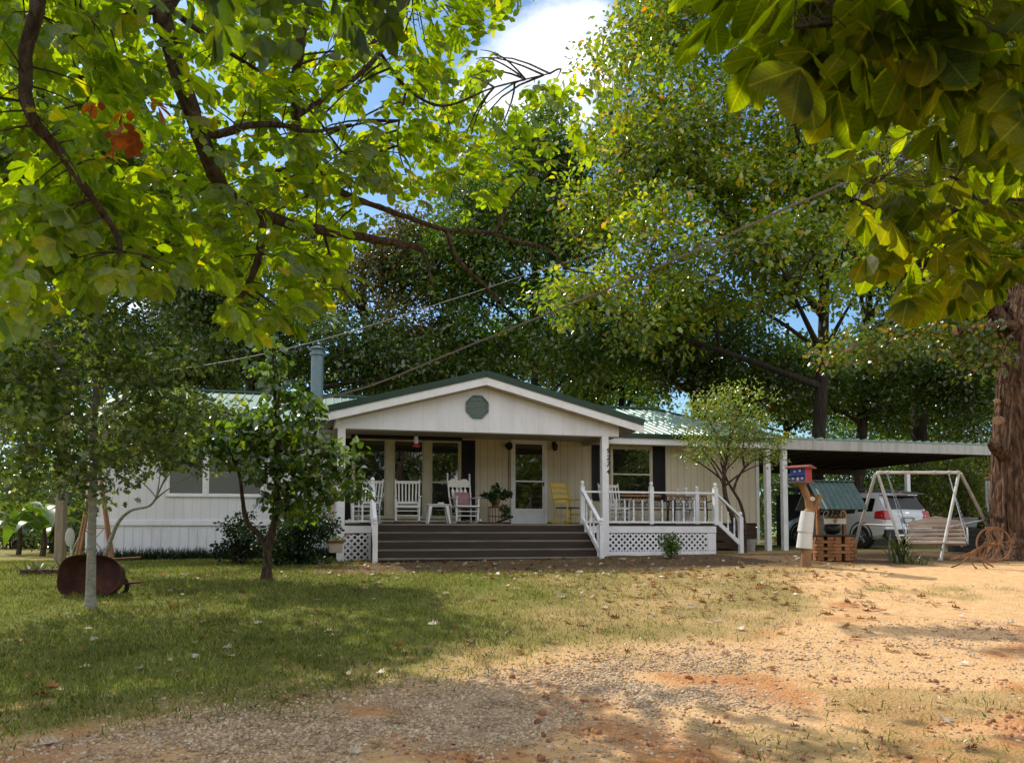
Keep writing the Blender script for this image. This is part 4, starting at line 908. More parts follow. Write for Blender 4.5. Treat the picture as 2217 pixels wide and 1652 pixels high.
b = MB(); b.add([p for r_ in rings for p in r_], [(i*k+j, i*k+(j+1)%k, (i+1)*k+(j+1)%k, (i+1)*k+j) for i in range(len(rings)-1) for j in range(k)]+[tuple(range(k))[::-1], tuple(range((len(rings)-1)*k, len(rings)*k))])
# consistent outward normals are fixed below
body = b.build('body', paint, sv, angle=32)
import bmesh
def fixn(o):
    bm = bmesh.new(); bm.from_mesh(o.data); bmesh.ops.recalc_face_normals(bm, faces=bm.faces); bm.to_mesh(o.data); bm.free()
fixn(body)
WY = (.90, 3.62); WR = .36
cut = MB()
for y in WY:
    for s in (-1,1): cut.lathe([(.42,0),(.42,.5)], (s*1.1, y, WR), 24, (-s,0,0))
cu = cut.build('c', dk, None); fixn(cu)
md = body.modifiers.new('b', 'BOOLEAN'); md.operation = 'DIFFERENCE'; md.object = cu; md.solver = 'EXACT'
dg = bpy.context.evaluated_depsgraph_get(); dg.update(); nm_ = bpy.data.meshes.new_from_object(body.evaluated_get(dg))
body.modifiers.remove(md); 
if len(nm_.polygons) > 50: body.data = nm_; nm_.name = 'body'
body.data.polygons.foreach_set('use_smooth', [True]*len(body.data.polygons)); body.data.set_sharp_from_angle(angle=R(32))
bpy.data.objects.remove(cu)
tyre = pmat('tyre_rubber', (.018,.018,.018), .85, (.025,.023,.02), 10); alloy = pmat('alloy', (.55,.56,.58), .3, metal=.8)
for y in WY:
    for s in (-1,1):
        w = MB(); w.lathe([(.22,.0),(.30,-.015),(.345,.0),(WR,.03),(WR,.19),(.34,.22),(.2,.22)], (s*.925,y,WR), 28, (-s,0,0)); wo_ = w.build('wheel', tyre, sv)
        r_ = MB(); r_.lathe([(.235,.0),(.24,-.006),(.225,.02),(.21,.05),(.05,.06)], (s*.925,y,WR), 24, (-s,0,0))
        for q in range(5):
            a = 2*math.pi*q/5+.3; r_.beam((s*.925-s*.0,y+.04*math.cos(a),WR+.04*math.sin(a)), (s*.925,y+.225*math.cos(a),WR+.225*math.sin(a)), .075, .03, (1,0,0))
        r_.ball((s*.92,y,WR), .045); r_.build('rim', alloy, wo_)
        a_ = MB(); a_.tube([(s*.915, y+.43*math.cos(t), WR+.43*math.sin(t)) for t in [math.pi*(-.08+1.16*i/16) for i in range(17)]], .03, 6); a_.build('wheel_arch', dk, sv)
b = MB()
for s in (-1,1): b.box(s*.935-.012, s*.935+.012, 1.36, 3.16, .27, .42)
b.box(-.88,.88,-.045,.12,.34,.56); b.box(-.80,.80,-.03,.05,.26,.36); b.build_each('lower_cladding', dk, sv, bevel=.02)
b = MB(); b.box(-.55,.55,-.06,-.046,.38,.43); b.build('bumper_strip', chrome, sv, bevel=.006)
b = MB(); b.hexa([(-.91,-.035,.56),(.91,-.035,.56),(.92,.25,.56),(-.92,.25,.56),(-.89,-.02,.76),(.89,-.02,.76),(.90,.25,.76),(-.90,.25,.76)]); b.build('rear_bumper', paint, sv, bevel=.03)
# glazing: offset from the loft
def side_pane(i0, i1, f0, f1, s, lo=.10, hi=.86):
    def P(f, h):
        i = min(int(f), len(ST_)-2); t = f-i; a, c = ST_[i], ST_[i+1]; st = [a[j]*(1-t)+c[j]*t for j in range(7)]
        y, w0, w1, w2, zb, zm, zr = st; x = w1+(w2+.05-w1)*(h/.82) if h < .82 else w2+.05
        return Vector((s*(x+.006), y, zm+(zr-zm)*h))
    n_ = 6; lo_ = [P(f0+(f1-f0)*q/n_, lo) for q in range(n_+1)]; hi_ = [P(f0+(f1-f0)*q/n_, hi*.93) for q in range(n_+1)]
    mb = MB(); vs = lo_+hi_; mb.add(vs, [(q, q+1, n_+1+q+1, n_+1+q) for q in range(n_)]); o = mb.build('side_window', cg, sv, smooth=False); return o
for s in (-1,1):
    side_pane(0,0,3.7,5.15,s,.12,.80); side_pane(0,0,5.3,6.65,s,.07,.86); side_pane(0,0,6.75,8.8,s,.07,.86)
rw = MB(); rw.add([(-.74,.085,1.17),(.74,.085,1.17),(.60,.335,1.55),(-.60,.335,1.55)], [(0,1,2,3)])
o = rw.build('rear_window', cg, sv, smooth=False)
for vtx in o.data.vertices: vtx.co.y -= .03; vtx.co.z += .012
ws = MB(); ws.add([(-.70,3.10,1.40),(.70,3.10,1.40),(.80,3.42,1.07),(-.80,3.42,1.07)], [(0,1,2,3)]); o = ws.build('windscreen', cg, sv, smooth=False)
for vtx in o.data.vertices: vtx.co.y += .02; vtx.co.z += .02
b = MB(); b.hexa([(-.66,.24,1.585),(.66,.24,1.585),(.66,.70,1.64),(-.66,.70,1.64),(-.64,.24,1.62),(.64,.24,1.62),(.62,.70,1.69),(-.62,.70,1.69)]); sp_ = b.build('spoiler', paint, sv, bevel=.012)
b = MB(); b.box(-.24,.24,.222,.238,1.59,1.617); b.build('brake_light', redl, sp_)
for s in (-1,1):
    b = MB(); b.hexa([(s*.56,-.025,.86),(s*.895,-.01,.86),(s*.945,.36,.90),(s*.58,.36,.90),(s*.60,.02,1.13),(s*.845,.04,1.14),(s*.905,.36,1.11),(s*.58,.36,1.13)]); o = b.build('tail_light', redl, sv, bevel=.025); fixn(o)
b = MB(); b.box(-.38,.38,-.012,.06,.955,.995); b.build('chrome_bar', chrome, sv, bevel=.012)
b = MB(); b.box(-.27,.27,-.008,.03,.74,.93); b.build('plate_recess', pmat('recess_grey', (.30,.32,.34), .5), sv, bevel=.01)
b = MB(); b.box(-.155,.155,-.018,-.010,.77,.91); pz = b.build('license_plate', pmat('plate_blue_white', (.50,.60,.72), .5, (.66,.70,.74), 9), sv)
b = MB(); b.box(-.165,.165,-.024,-.019,.905,.918); b.box(-.165,.165,-.024,-.019,.762,.775); b.box(-.165,-.152,-.024,-.019,.775,.905); b.box(.152,.165,-.024,-.019,.775,.905); b.build('plate_frame', dk, pz)
b = MB(); b.lathe([(.055,0),(.055,.012),(.04,.016)], (0,.035,1.06), 20, (0,-1,0.3)); o = b.build('badge', chrome, sv)
for vtx in o.data.vertices: vtx.co.x *= 1.5
for s in (-1,1):
    b = MB(); b.ball((s*1.0, 2.95, 1.06), .09, .07, .075); b.beam((s*.88,2.95,1.0),(s*1.0,2.95,1.02), .05, .04); b.build('mirror', paint, sv)
    b = MB()
    for y in (1.45, 2.45): b.beam((s*.925,y,.90),(s*.925,y+.17,.905), .02, .03)
    b.build_each('door_handle', chrome, sv, bevel=.006)
    b = MB()
    for y in (1.32, 2.28, 3.22): b.beam((s*.929,y,.44),(s*.903,y,.98), .006, .006)
    b.build('door_seam', dk, sv)
b = MB(); b.tube([(-.67,.9,1.73),(-.66,1.8,1.76),(-.66,2.5,1.72)], .014, 6); b.tube([(.67,.9,1.73),(.66,1.8,1.76),(.66,2.5,1.72)], .014, 6); b.build_each('roof_rail', chrome, sv)
b = MB()
for s in (-1,1): b.tube([(s*.3,-.03,.30),(s*.3,.2,.32)], .035, 8)
b.build_each('exhaust', chrome, sv)
# ================================================================== under the carport
t = thing('storage_shed', 'dark low shed at the back of the carport behind the swing frame', 'shed', loc2w(18.4, 7.2, 0), TH)
b = MB(); g = ground_z(t.location.x, t.location.y)-ZH
b.box(-2.3, 2.6, -.8, .8, g-.1, 2.0); b.build('wall', pmat('tar_board', (.022,.020,.019), .8, (.014,.013,.012), 3, wave=(0,.2,.05,.6)), t, smooth=False)
b = MB(); b.prism([(-2.4,-.95,2.0),(2.7,-.95,2.0),(2.7,.9,2.25),(-2.4,.9,2.25)], (0,0,.05)); b.build('shed_roof', pmat('grey_lid', (.12,.12,.11), .7), t, smooth=False)
b = MB(); b.box(.4,1.3,-.83,-.805,g,1.75); b.build('door', pmat('shed_door', (.035,.032,.03), .7, wave=(0,.15,.06,.7)), t, smooth=False)
p = W(2090, 1122, 20.0); g = ground_z(p.x, p.y)
t = thing('storage_bin', 'pale grey lidded bin standing on a dark crate behind the glider swing', 'bin', Vector((p.x,p.y,g+.62)), TH)
b = MB(); b.hexa([(-.2,-.14,0),(.2,-.14,0),(.2,.14,0),(-.2,.14,0),(-.23,-.16,.22),(.23,-.16,.22),(.23,.16,.22),(-.23,.16,.22)]); b.build('tub', pmat('grey_plastic', (.22,.23,.23), .5), t, bevel=.012)
b = MB(); b.box(-.24,.24,-.17,.17,.221,.25); b.build('lid', pmat('lid_plastic', (.26,.27,.27), .5), t, bevel=.008)
t = thing('crate', 'dark wooden crate under the pale grey bin', 'crate', Vector((p.x,p.y,g)), TH)
b = MB(); b.box(-.33,.33,-.25,.25,.0,.60)
for k in range(5): b.box(-.35,.35,-.27,-.252,.02+.12*k,.11+.12*k)
b.build('slats', pmat('crate_dark', (.03,.026,.022), .85), t, smooth=False)
p = loc2w(11.35, 1.9, 0); g = ground_z(p.x, p.y)
t = thing('bucket', 'grey metal bucket on the ground by the brown skirting', 'bucket', Vector((p.x,p.y,g)))
b = MB(); b.lathe([(.13,0),(.165,.33),(.175,.34),(.16,.34),(.13,.04),(.01,.03)], (0,0,0), 18); b.build('pail', pmat('zinc', (.36,.37,.36), .5, (.28,.28,.27), 8, metal=.3), t)
b = MB(); b.tube([(-.17,0,.32),(-.13,-.08,.22),(0,-.13,.16),(.13,-.08,.22),(.17,0,.32)], .006, 5); b.build('handle', M_['blackm'], t)
# ================================================================== yard objects
rawwood = pmat('peeled_log', (.34,.19,.085), .75, (.20,.105,.045), 5, bump=.4, bscale=25, stretch=(2.5,2.5,.4), dirt=(.14,.075,.035), dirt_scale=3, dirt_amt=.6)
g0 = gnd(1745, 1226)
t = thing('birdhouse_post', 'forked peeled log post wrapped in two white metal sleeves beside the well', 'post', g0)
s17 = g0.y/F
def rel(px, py, dy=0.0): return W(px, py, g0.y+dy)-g0
b = MB(); b.tube(smooth_path([rel(1745,1240),rel(1746,1190),rel(1749,1120),rel(1754,1102),rel(1750,1082),rel(1741,1060),rel(1734,1044)], 4), [.105]*8+[.10]*4+[.085]*4+[.07]*9, 12, jit=.10); lg = b.build('log', rawwood, t)
b = MB(); b.tube([rel(1754,1108),rel(1766,1092,-.03),rel(1776,1072,-.05)], [.08,.06,.055], 10, jit=.1); b.build('fork', rawwood, lg)
b = MB(); b.lathe([(.052,0),(.05,.012)], rel(1759,1080,-.12), 12, (-.2,-.9,.5)); b.build('cut_knot', pmat('cut_wood', (.62,.52,.36), .8, (.5,.38,.22), 10), lg)
wm = pmat('white_sleeve', (.66,.66,.64), .5, (.56,.56,.53), 4, dirt=(.34,.29,.22), dirt_scale=4, dirt_amt=.4)
b = MB(); p, q = rel(1741,1187), rel(1744,1150); b.lathe([(.155,0),(.155,.01),(.135,(q-p).length)], p, 20, q-p); b.build('lower_sleeve', wm, t)
b = MB(); p, q = rel(1743,1152), rel(1749,1108); b.lathe([(.150,0),(.150,.01),(.13,(q-p).length)], p, 20, q-p); b.build('upper_sleeve', wm, t)
bh = thing('birdhouse', 'small blue and red birdhouse with white windows on top of a forked log post', 'birdhouse', g0+rel(1735,1046)+Vector((0,0,.0)), R(-42))
blue = pmat('blue_paint', (.045,.085,.36), .6, (.035,.065,.27), 8); red = pmat('red_paint', (.46,.035,.028), .6, (.34,.025,.02), 8); wp = pmat('white_detail', (.72,.70,.66), .6)
b = MB(); b.box(-.15,.15,-.17,.17,.03,.30); b.build('red_body', red, bh, bevel=.004)
b = MB(); b.box(-.153,.153,-.185,-.171,.03,.29); b.box(-.17,.17,-.25,-.186,.145,.165); b.build('blue_front', blue, bh, bevel=.003)
b = MB()
for x, z in ((-.055,.225),(.045,.235),(-.09,.085),(.09,.085)): b.box(x-.022,x+.022,-.193,-.186,z-.018,z+.022)
b.box(-.02,.028,-.193,-.186,.045,.11); b.build_each('window', wp, bh)
b = MB(); b.box(-.18,.18,-.27,.2,0,.03); b.build('floor', pmat('old_board', (.20,.13,.08), .8), bh)
b = MB(); b.hexa([(-.22,-.28,.29),(.22,-.28,.29),(.22,.24,.29),(-.22,.24,.29),(-.22,-.28,.31),(.22,-.28,.31),(.22,.24,.31),(-.22,.24,.31)]); b.prism([(-.22,-.28,.31),(-.22,.24,.31),(-.22,-.02,.36)], (.44,0,0)); b.build('roof', pmat('red_board', (.30,.07,.05), .75, (.17,.05,.035), 6), bh)
# ---- wishing well
g1 = gnd(1801, 1216); wy = g1.y+.45
wl = thing('wishing_well', 'decorative wishing well with timber lattice base and small green metal roof', 'well', Vector((W(1801,1216,wy).x, wy, ground_z(g1.x, wy))), R(8))
timber = pmat('well_timber', (.33,.15,.055), .8, (.22,.095,.035), 5, bump=.4, bscale=30, dirt=(.10,.05,.025), dirt_scale=4, dirt_amt=.6)
b = MB(); n8 = 8; r0 = .46
for lay in range(7):
    z = .03+lay*.072
    for k in range(n8):
        if (k+lay) % 2 and lay not in (0, 6): 
            a0, a1 = R(22.5+45*k), R(22.5+45*(k+1)); p = Vector((r0*math.cos(a0), r0*math.sin(a0), z)); q = Vector((r0*math.cos(a1), r0*math.sin(a1), z))
            b.beam(p.lerp(q,-.12), q.lerp(p,-.12), .075, .058)
            continue
        a0, a1 = R(22.5+45*k), R(22.5+45*(k+1)); p = Vector((r0*math.cos(a0), r0*math.sin(a0), z)); q = Vector((r0*math.cos(a1), r0*math.sin(a1), z))
        b.beam(p.lerp(q,.02), p.lerp(q,.38), .07, .068); b.beam(p.lerp(q,.62), p.lerp(q,.98), .07, .068)
b.build('timber_base', timber, wl, smooth=False)
b = MB(); b.lathe([(.50,.50),(.52,.515),(.52,.54),(.36,.54),(.35,.50)], (0,0,0), 8); b.build('rim', pmat('dark_rim', (.045,.035,.028), .7), wl, smooth=False)
for x in (-.30, .30):
    b = MB(); b.box(x-.035,x+.035,-.035,.035,.40,1.58); b.build('post', timber, wl, bevel=.006)
    b = MB(); b.beam((x,0,1.06),(x,-.36,1.30),.05,.05); b.beam((x,0,1.06),(x,.36,1.30),.05,.05); b.beam((x,-.40,1.20),(x,0,1.62),.05,.06); b.beam((x,.40,1.20),(x,0,1.62),.05,.06); b.build('brace', timber, wl, smooth=False)
gm = pmat('well_roof_green', (.085,.14,.13), .5, (.055,.095,.09), 3, metal=.3, dirt=(.16,.17,.14), dirt_scale=4, dirt_amt=.5)
wr = slope('roof', (-.52,-.56,1.08), (.52,-.56,1.08), (.52,0,1.70), (-.52,0,1.70), .012, wl, .105, gm)
slope('back_roof', (.52,.56,1.08), (-.52,.56,1.08), (-.52,.005,1.70), (.52,.005,1.70), .012, wl, .105, gm)
b = MB(); b.beam((-.53,0,1.705),(.53,0,1.705), .12, .02); b.build('ridge_cap', gm, wr)
pot = thing('kettle', 'black kettle hanging inside the timber wishing well', 'kettle', wl.matrix_basis @ Vector((0,-.05,.50)))
b = MB(); b.lathe([(.05,.0),(.13,.02),(.175,.10),(.17,.17),(.145,.20),(.16,.225),(.15,.225),(.12,.19),(.02,.05)], (0,0,.045), 20); b.build('bowl', pmat('cast_iron', (.014,.014,.015), .25), pot)
b = MB(); b.tube([(.15*math.cos(a),0,.26+.22*math.sin(a)) for a in [math.pi*i/12 for i in range(13)]], .007, 6); b.tube([(0,0,.48),(0,0,.72)], .006, 5); b.build('handle', M_['blackm'], pot)
sg = thing('flower_basket', 'white wire basket of yellow flowers hanging above the kettle in the wishing well', 'basket', wl.matrix_basis @ Vector((.03,-.10,.83)))
b = MB()
for s in (-1,1):
    b.tube(smooth_path([(s*.20,0,.02),(s*.25,0,.12),(s*.20,0,.22),(s*.13,0,.20),(s*.16,0,.13)]), .008, 6)
b.box(-.24,.24,-.02,-.005,-.06,.06); b.build_each('frame', wp, sg)
b = MB(); b.tube([(-.13,0,.21),(0,0,.55),(.13,0,.21)], .005, 5); b.build('hanger', M_['blackm'], sg)
b = MB(); b.prism([(0,-.028,-.05),(.045,-.028,.0),(.04,-.028,.035),(.015,-.028,.04),(0,-.028,.025),(-.015,-.028,.04),(-.04,-.028,.035),(-.045,-.028,0)], (0,.007,0)); b.build('heart', pmat('heart_gold', (.33,.22,.06), .6), sg)
crown('blossom', [(np.array((.02+.06*k,.03,.12)), .11) for k in (-1,0,1)], 2600, .05, LEAF_S2, leafmat('yellow_flower_leaf', [(0,(.04,.06,.02)),(.6,(.09,.12,.03)),(.8,(.45,.36,.06)),(1,(.55,.50,.30))]), sg)
# ---- swing frame and slatted bench swing
pipe = pmat('weathered_pipe', (.50,.50,.47), .55, (.36,.36,.34), 6, metal=.15, dirt=(.33,.15,.06), dirt_scale=5, dirt_amt=.7)
YS = gnd(2036, 1213).y; zt = W(2076, 1023, YS+.55).z
A = Vector((W(1898,1024,YS+.55).x, YS+.55, zt)); B = Vector((W(2078,1023,YS+.55).x, YS+.55, zt))
sw = thing('swing_frame', 'peeling white pipe swing frame standing left of the large tree trunk', 'swing frame', (0,0,0))
org = Vector(((A.x+B.x)/2, YS+.55, ground_z((A.x+B.x)/2, YS+.5))); sw.location = org
b = MB(); b.tube([A-org, B-org], .034, 12); b.build('top_bar', pmat('peeling_pipe', (.62,.60,.56), .55, (.52,.50,.46), 5, dirt=(.42,.17,.07), dirt_scale=4, dirt_amt=.8), sw)
legs_ = []
for top, feet in ((B, ((2036,1213,YS),(2172,1185,YS+1.35))), (A, ((1842,1176,YS+1.35),(1962,1196,YS+.1)))):
    for fx, fy, fY in feet:
        p = W(fx, fy, fY); p.z = ground_z(p.x, p.y)-.03
        tt = top+Vector((.02 if fx > top.x*0+2100 or fx == 1962 else -.02, 0, -.02)); b = MB(); b.tube([tt-org, p-org], .033, 12); b.build('leg', pipe, sw)
        b = MB(); b.lathe([(.05,0),(.05,.03),(.035,.05)], p-org+Vector((0,0,.03)), 10); b.build('foot', pipe, sw); legs_.append((tt, p))
(t1, p1), (t2, p2) = legs_[0], legs_[1]
b = MB(); b.tube([t1.lerp(p1,.62)-org, t2.lerp(p2,.55)-org], .022, 8); (t1, p1), (t2, p2) = legs_[2], legs_[3]; b.tube([t1.lerp(p1,.6)-org, t2.lerp(p2,.6)-org], .022, 8); b.build_each('cross_brace', pipe, sw)
b = MB()
for f in (.03,.12,.68,.86,.96): c = A.lerp(B, f)-org; b.lathe([(.046,0),(.046,.05)], c, 10, B-A)
b.build_each('bar_clamp', pipe, sw)
slatm = pmat('sunlit_slat', (.50,.40,.31), .8, (.28,.20,.145), 5, bump=.4, bscale=40, stretch=(.5,4,4), dirt=(.14,.10,.08), dirt_scale=3, dirt_amt=.5)  # sun on the slats put into a lighter wood colour
sc_ = W(2026, 1120, YS+.45); sc_.z = org.z-.14
bs = thing('bench_swing', 'pale slatted wooden bench swing with curved back hanging on chains in the pipe frame', 'swing', sc_, R(-28))
prof = [(-.42,.47),(-.30,.455),(-.17,.44),(-.04,.43),(.08,.44),(.155,.50),(.195,.58),(.23,.67),(.26,.76),(.285,.85)]
b = MB()
for i, (y, z) in enumerate(prof):
    n_ = prof[min(i+1, 9)]; p_ = prof[max(i-1, 0)]; up = Vector((0, -(n_[1]-p_[1]), n_[0]-p_[0]))
    b.beam((-.56,y,z),(.56,y,z), .075, .022, up)
b.build('slats', slatm, bs, bevel=.004)
b = MB(); b.prism([(-.56,.30,.89),(.56,.30,.89),(.56,.31,.94),(.3,.315,1.0),(.0,.32,1.07),(-.3,.315,1.0),(-.56,.31,.94)], (0,.022,0)); b.build('crest', slatm, bs, bevel=.004)
for x in (-.48, 0, .48):
    b = MB()
    for i in range(9):
        (y0, z0), (y1, z1) = prof[i], prof[i+1]; b.beam((x,y0+.02,z0-.03),(x,y1+.02,z1-.03), .03, .045)
    b.build('frame_rib', slatm, bs)
sm = pmat('grey_scroll', (.42,.46,.48), .5, (.32,.35,.36), 8, metal=.4)
for x in (-.58, .58):
    b = MB(); b.tube([(x,-.34+(.02+.025*a)*math.cos(a+2.2)*1.0,.62+(.02+.025*a)*math.sin(a+2.2)) for a in [i*.35 for i in range(24)]], .013, 6); b.tube(smooth_path([(x,-.40,.47),(x,-.42,.56),(x,-.32,.80),(x,.0,.74),(x,.27,.72)]), .013, 6); b.build('scroll_arm', sm, bs)
for s, e in ((-1, .12), (1, .86)):
    for y in (-.36, .24):
        q = bs.matrix_basis.inverted() @ A.lerp(B, e) if False else None
        mw = Matrix.Translation(bs.location) @ Matrix.Rotation(R(-28), 4, 'Z'); q = mw.inverted() @ A.lerp(B, e); z0_ = .50 if y < 0 else .80
        b = MB(); p = Vector((s*.57, y, z0_)); L = (q-p).length; nlk = int(L/.045)
        for i in range(nlk):
            c0, c1 = p.lerp(q, i/nlk), p.lerp(q, (i+1.15)/nlk); b.beam(c0, c1, .020 if i % 2 else .008, .008 if i % 2 else .020)
        b.build('chain', sm, bs, smooth=False)
# ---- rusty wheel cultivator leaning on the trunk
gw = gnd(2150, 1222); wc = W(2152, 1178, gw.y-.62)
cv = thing('wheel_cultivator', 'rusty antique wheel cultivator leaning against the foot of the large tree', 'cultivator', Vector((wc.x, wc.y, ground_z(wc.x, wc.y))), R(-6))
rr = 36*wc.y/F; cz = wc.z-cv.location.z
ru = pmat('rust_orange', (.28,.13,.05), .85, (.13,.055,.024), 10, bump=.4, bscale=60)
b = MB(); b.tube([(rr*math.cos(a)*.98, .02*math.sin(a), cz+rr*math.sin(a)) for a in [2*math.pi*i/48 for i in range(49)]], .018, 8); wh = b.build('wheel', ru, cv)
b = MB()
for i in range(8): a = 2*math.pi*i/8+.2; b.tube([(.03*math.cos(a),0,cz+.03*math.sin(a)),(rr*math.cos(a),0,cz+rr*math.sin(a))], .006, 5)
b.lathe([(.035,-.05),(.035,.05)], (0,0,cz), 10, (0,1,0)); b.build('spokes', ru, wh)
b = MB(); b.tube(smooth_path([(0,-.06,cz),(-.2,-.07,cz-.02),(-.55,-.08,cz-.20),(-.85,-.1,cz-.30)]), .016, 6); b.tube(smooth_path([(0,.06,cz),(-.25,.05,cz-.1),(-.62,.02,.10),(-.80,.0,.02)]), .016, 6)
b.tube(smooth_path([(-.12,-.1,cz+.05),(-.18,-.1,cz+.22),(-.05,-.1,cz+.30),(.05,-.1,cz+.2),(.02,-.1,cz-.1),(-.12,-.1,cz-.32)]), .014, 6)
b.tube([(-.5,-.08,cz-.17),(-.05,-.06,.03)], .014, 6); b.tube([(-.80,0,.02),(-.83,0,-.10)], .012, 6); b.build_each('frame', ru, cv)
for x in (-.2, -.4):
    b = MB(); b.tube(smooth_path([(x,-.07,cz-.1),(x-.06,-.07,.15),(x+.02,-.07,.0)]), .011, 6); b.beam((x+.02,-.07,.03),(x+.04,-.07,-.05),.05,.012); b.build('tine', ru, cv)
# ---- wind chime
p = W(2141, 1036, YS+1.6)
wcm = thing('wind_chime', 'silver tube wind chime hanging in the shade between the swing frame and the large trunk', 'wind chime', p)
b = MB(); b.lathe([(.085,0),(.085,.03),(.02,.04)], (0,0,0), 16); b.tube([(0,0,.03),(0,0,.9)], .004, 5); b.build('top_plate', rawwood, wcm)
tm = pmat('chime_tube', (.62,.62,.58), .35, metal=.7)
for k in range(5):
    a = 2*math.pi*k/5+.4; x, y = .065*math.cos(a), .065*math.sin(a); L = (.50,.72,.60,.42,.54)[k]
    b = MB(); b.tube([(x,y,-.06),(x,y,-.06-L)], .015, 8); b.tube([(x,y,0),(x,y,-.06)], .003, 4); b.build('tube', tm, wcm)
b = MB(); b.tube([(0,0,0),(0,0,-.40)], .003, 4); b.lathe([(.035,0),(.035,.015)], (0,0,-.40), 10); b.build('clapper', rawwood, wcm)
# ---- wheelbarrow tub on its edge
gb = gnd(187, 1293)
wb = thing('wheelbarrow', 'rusty dark red wheelbarrow tub tipped on its side on the grass behind the slim trunk', 'wheelbarrow', gb, R(-4))
k_ = gb.y/F
def outl(n=40):
    pts = []
    for i in range(n):
        a = 2*math.pi*i/n; ca, sa = math.cos(a), math.sin(a)
        ex = 3.4 if ca < 0 else 2.35
        rr = (abs(ca)**ex+abs(sa)**ex)**(-1/ex)
        pts.append((rr*ca*70*k_, rr*sa*46*k_))
    return pts
ol = outl(); b = MB(); rings = []
for d_, s_, off in ((-.0,1.03,0),(.0,1.0,0),(.10,.95,.01),(.20,.86,.02),(.265,.70,.03),(.28,.40,.03)): rings.append([(x*s_+off, d_, z*s_+46*k_*1.0) for x, z in ol])
for d_, s_, off in ((.295,.40,.03),(.28,.71,.03),(.212,.875,.02),(.10,.965,.01),(.012,1.03,0)): rings.append([(x*s_+off, d_, z*s_+46*k_*1.0) for x, z in ol])
n_ = len(ol); fs_ = [(i*n_+j, i*n_+(j+1)%n_, (i+1)*n_+(j+1)%n_, (i+1)*n_+j) for i in range(len(rings)-1) for j in range(n_)]
fs_ += [tuple(range(5*n_, 6*n_)), tuple(range(6*n_, 7*n_))[::-1]]+[((len(rings)-1)*n_+j, (len(rings)-1)*n_+(j+1)%n_, (j+1)%n_, j) for j in range(n_)]
fs_ = [f for f in fs_ if not (5*n_ <= f[0] < 6*n_ and len(f) == 4 and f[2] >= 6*n_)]
tilt = Matrix.Rotation(R(-10), 4, 'X'); vv = [tilt @ Vector(p) for r_ in rings for p in r_]
b.add(vv, fs_); b.build('tub', pmat('rusty_red_tub', (.085,.026,.018), .8, (.045,.018,.014), 5, bump=.4, bscale=50, dirt=(.17,.06,.022), dirt_scale=5, dirt_amt=.55), wb, angle=50)
for s in (.1, .48):
    b = MB(); b.tube([(-.3,.34,s+.05),(.3,.36,s+.08),(.60,.40,s+.10)], .018, 8); b.build('handle', M_['rust'], wb)
b = MB(); b.tube([(.27+.13*math.cos(a),.40,.14+.13*math.sin(a)) for a in [2*math.pi*i/20 for i in range(21)]], .035, 8); b.build('wheel', tyre, wb)
# ---- trellis, post, garden stake, bed edging
g = gnd(205, 1240); Yt = g.y+1.2; p = W(205, 1205, Yt); p.z = ground_z(p.x, p.y)
tr = thing('garden_trellis', 'tapering wooden obelisk trellis behind the rusty wheelbarrow tub', 'trellis', p, R(20))
tw = pmat('trellis_wood', (.42,.22,.11), .8, (.30,.15,.07), 6); ht = (W(212,1040,Yt).z-p.z)
for sx_, sy_ in ((-1,-1),(1,-1),(1,1),(-1,1)):
    b = MB(); b.beam((sx_*.34,sy_*.24,-.02),(sx_*.08,sy_*.07,ht), .045, .04); b.build('leg', tw, tr)
b = MB()
for f in (.12,.45,.75):
    x = .34-.26*f; y = .24-.17*f
    for sy_ in (-1,1): b.beam((-x,sy_*y,ht*f),(x,sy_*y,ht*f), .02, .02)
    for sx_ in (-1,1): b.beam((sx_*x,-y,ht*f),(sx_*x,y,ht*f), .02, .02)
b.beam((-.23,-.2,ht*.14),(.17,-.15,ht*.44),.016,.016); b.beam((.23,-.2,ht*.14),(-.17,-.15,ht*.44),.016,.016); b.build('crossbars', tw, tr)
p = W(130, 1205, 17.2); p.z = ground_z(p.x, p.y)
ptop = W(130, 905, 17.2).z
t = thing('service_post', 'grey weathered wooden post beyond the trellis at the left corner of the house', 'post', p)
b = MB(); b.box(-.09,.09,-.09,.09,-.1,ptop-p.z+.2); b.build('timber', pmat('grey_post', (.30,.24,.17), .85, (.20,.155,.11), 5, bump=.5, bscale=30, stretch=(4,4,.5)), t, bevel=.01)
b = MB(); b.tube([(.11,0,ptop-p.z+.12),(.11,0,ptop-p.z-.9)], .02, 8); b.build('conduit', M_['galv'], t)
p = W(150, 1210, 15.6); p.z = ground_z(p.x, p.y); t = thing('garden_paddle', 'pale oval paddle on a thin white stake left of the trellis', 'garden stake', p)
zz = W(145, 1163, 15.6).z-p.z; b = MB(); b.tube([(0.05,0,-.05),(.02,0,zz-.1)], .012, 6); b.tube([(.04,0,zz-.3),(.17,0,zz)], .008, 5); b.build('stake', wp, t)
b = MB(); b.ball((0,0,zz), .10, .025, .19, 14); b.build('paddle', pmat('paddle_grey', (.50,.50,.42), .7, (.38,.38,.32), 8), t)
p = W(98, 1232, 14.4); p.z = ground_z(p.x, p.y); t = thing('flower_bed_edging', 'low dark brick edging around the green iris bed at the left', 'edging', p, R(6))
b = MB()
for k in range(6): b.box(-.42+.145*k,-.29+.145*k,-.05,.05,-.03,.10)
for s in (-.42,.44):
    for k in range(4): b.box(s-.05,s+.05,.07+.145*k,.20+.145*k,-.03,.10)
b.build('bricks', pmat('dark_brick', (.10,.05,.035), .9, (.06,.035,.025), 9), t, bevel=.008)
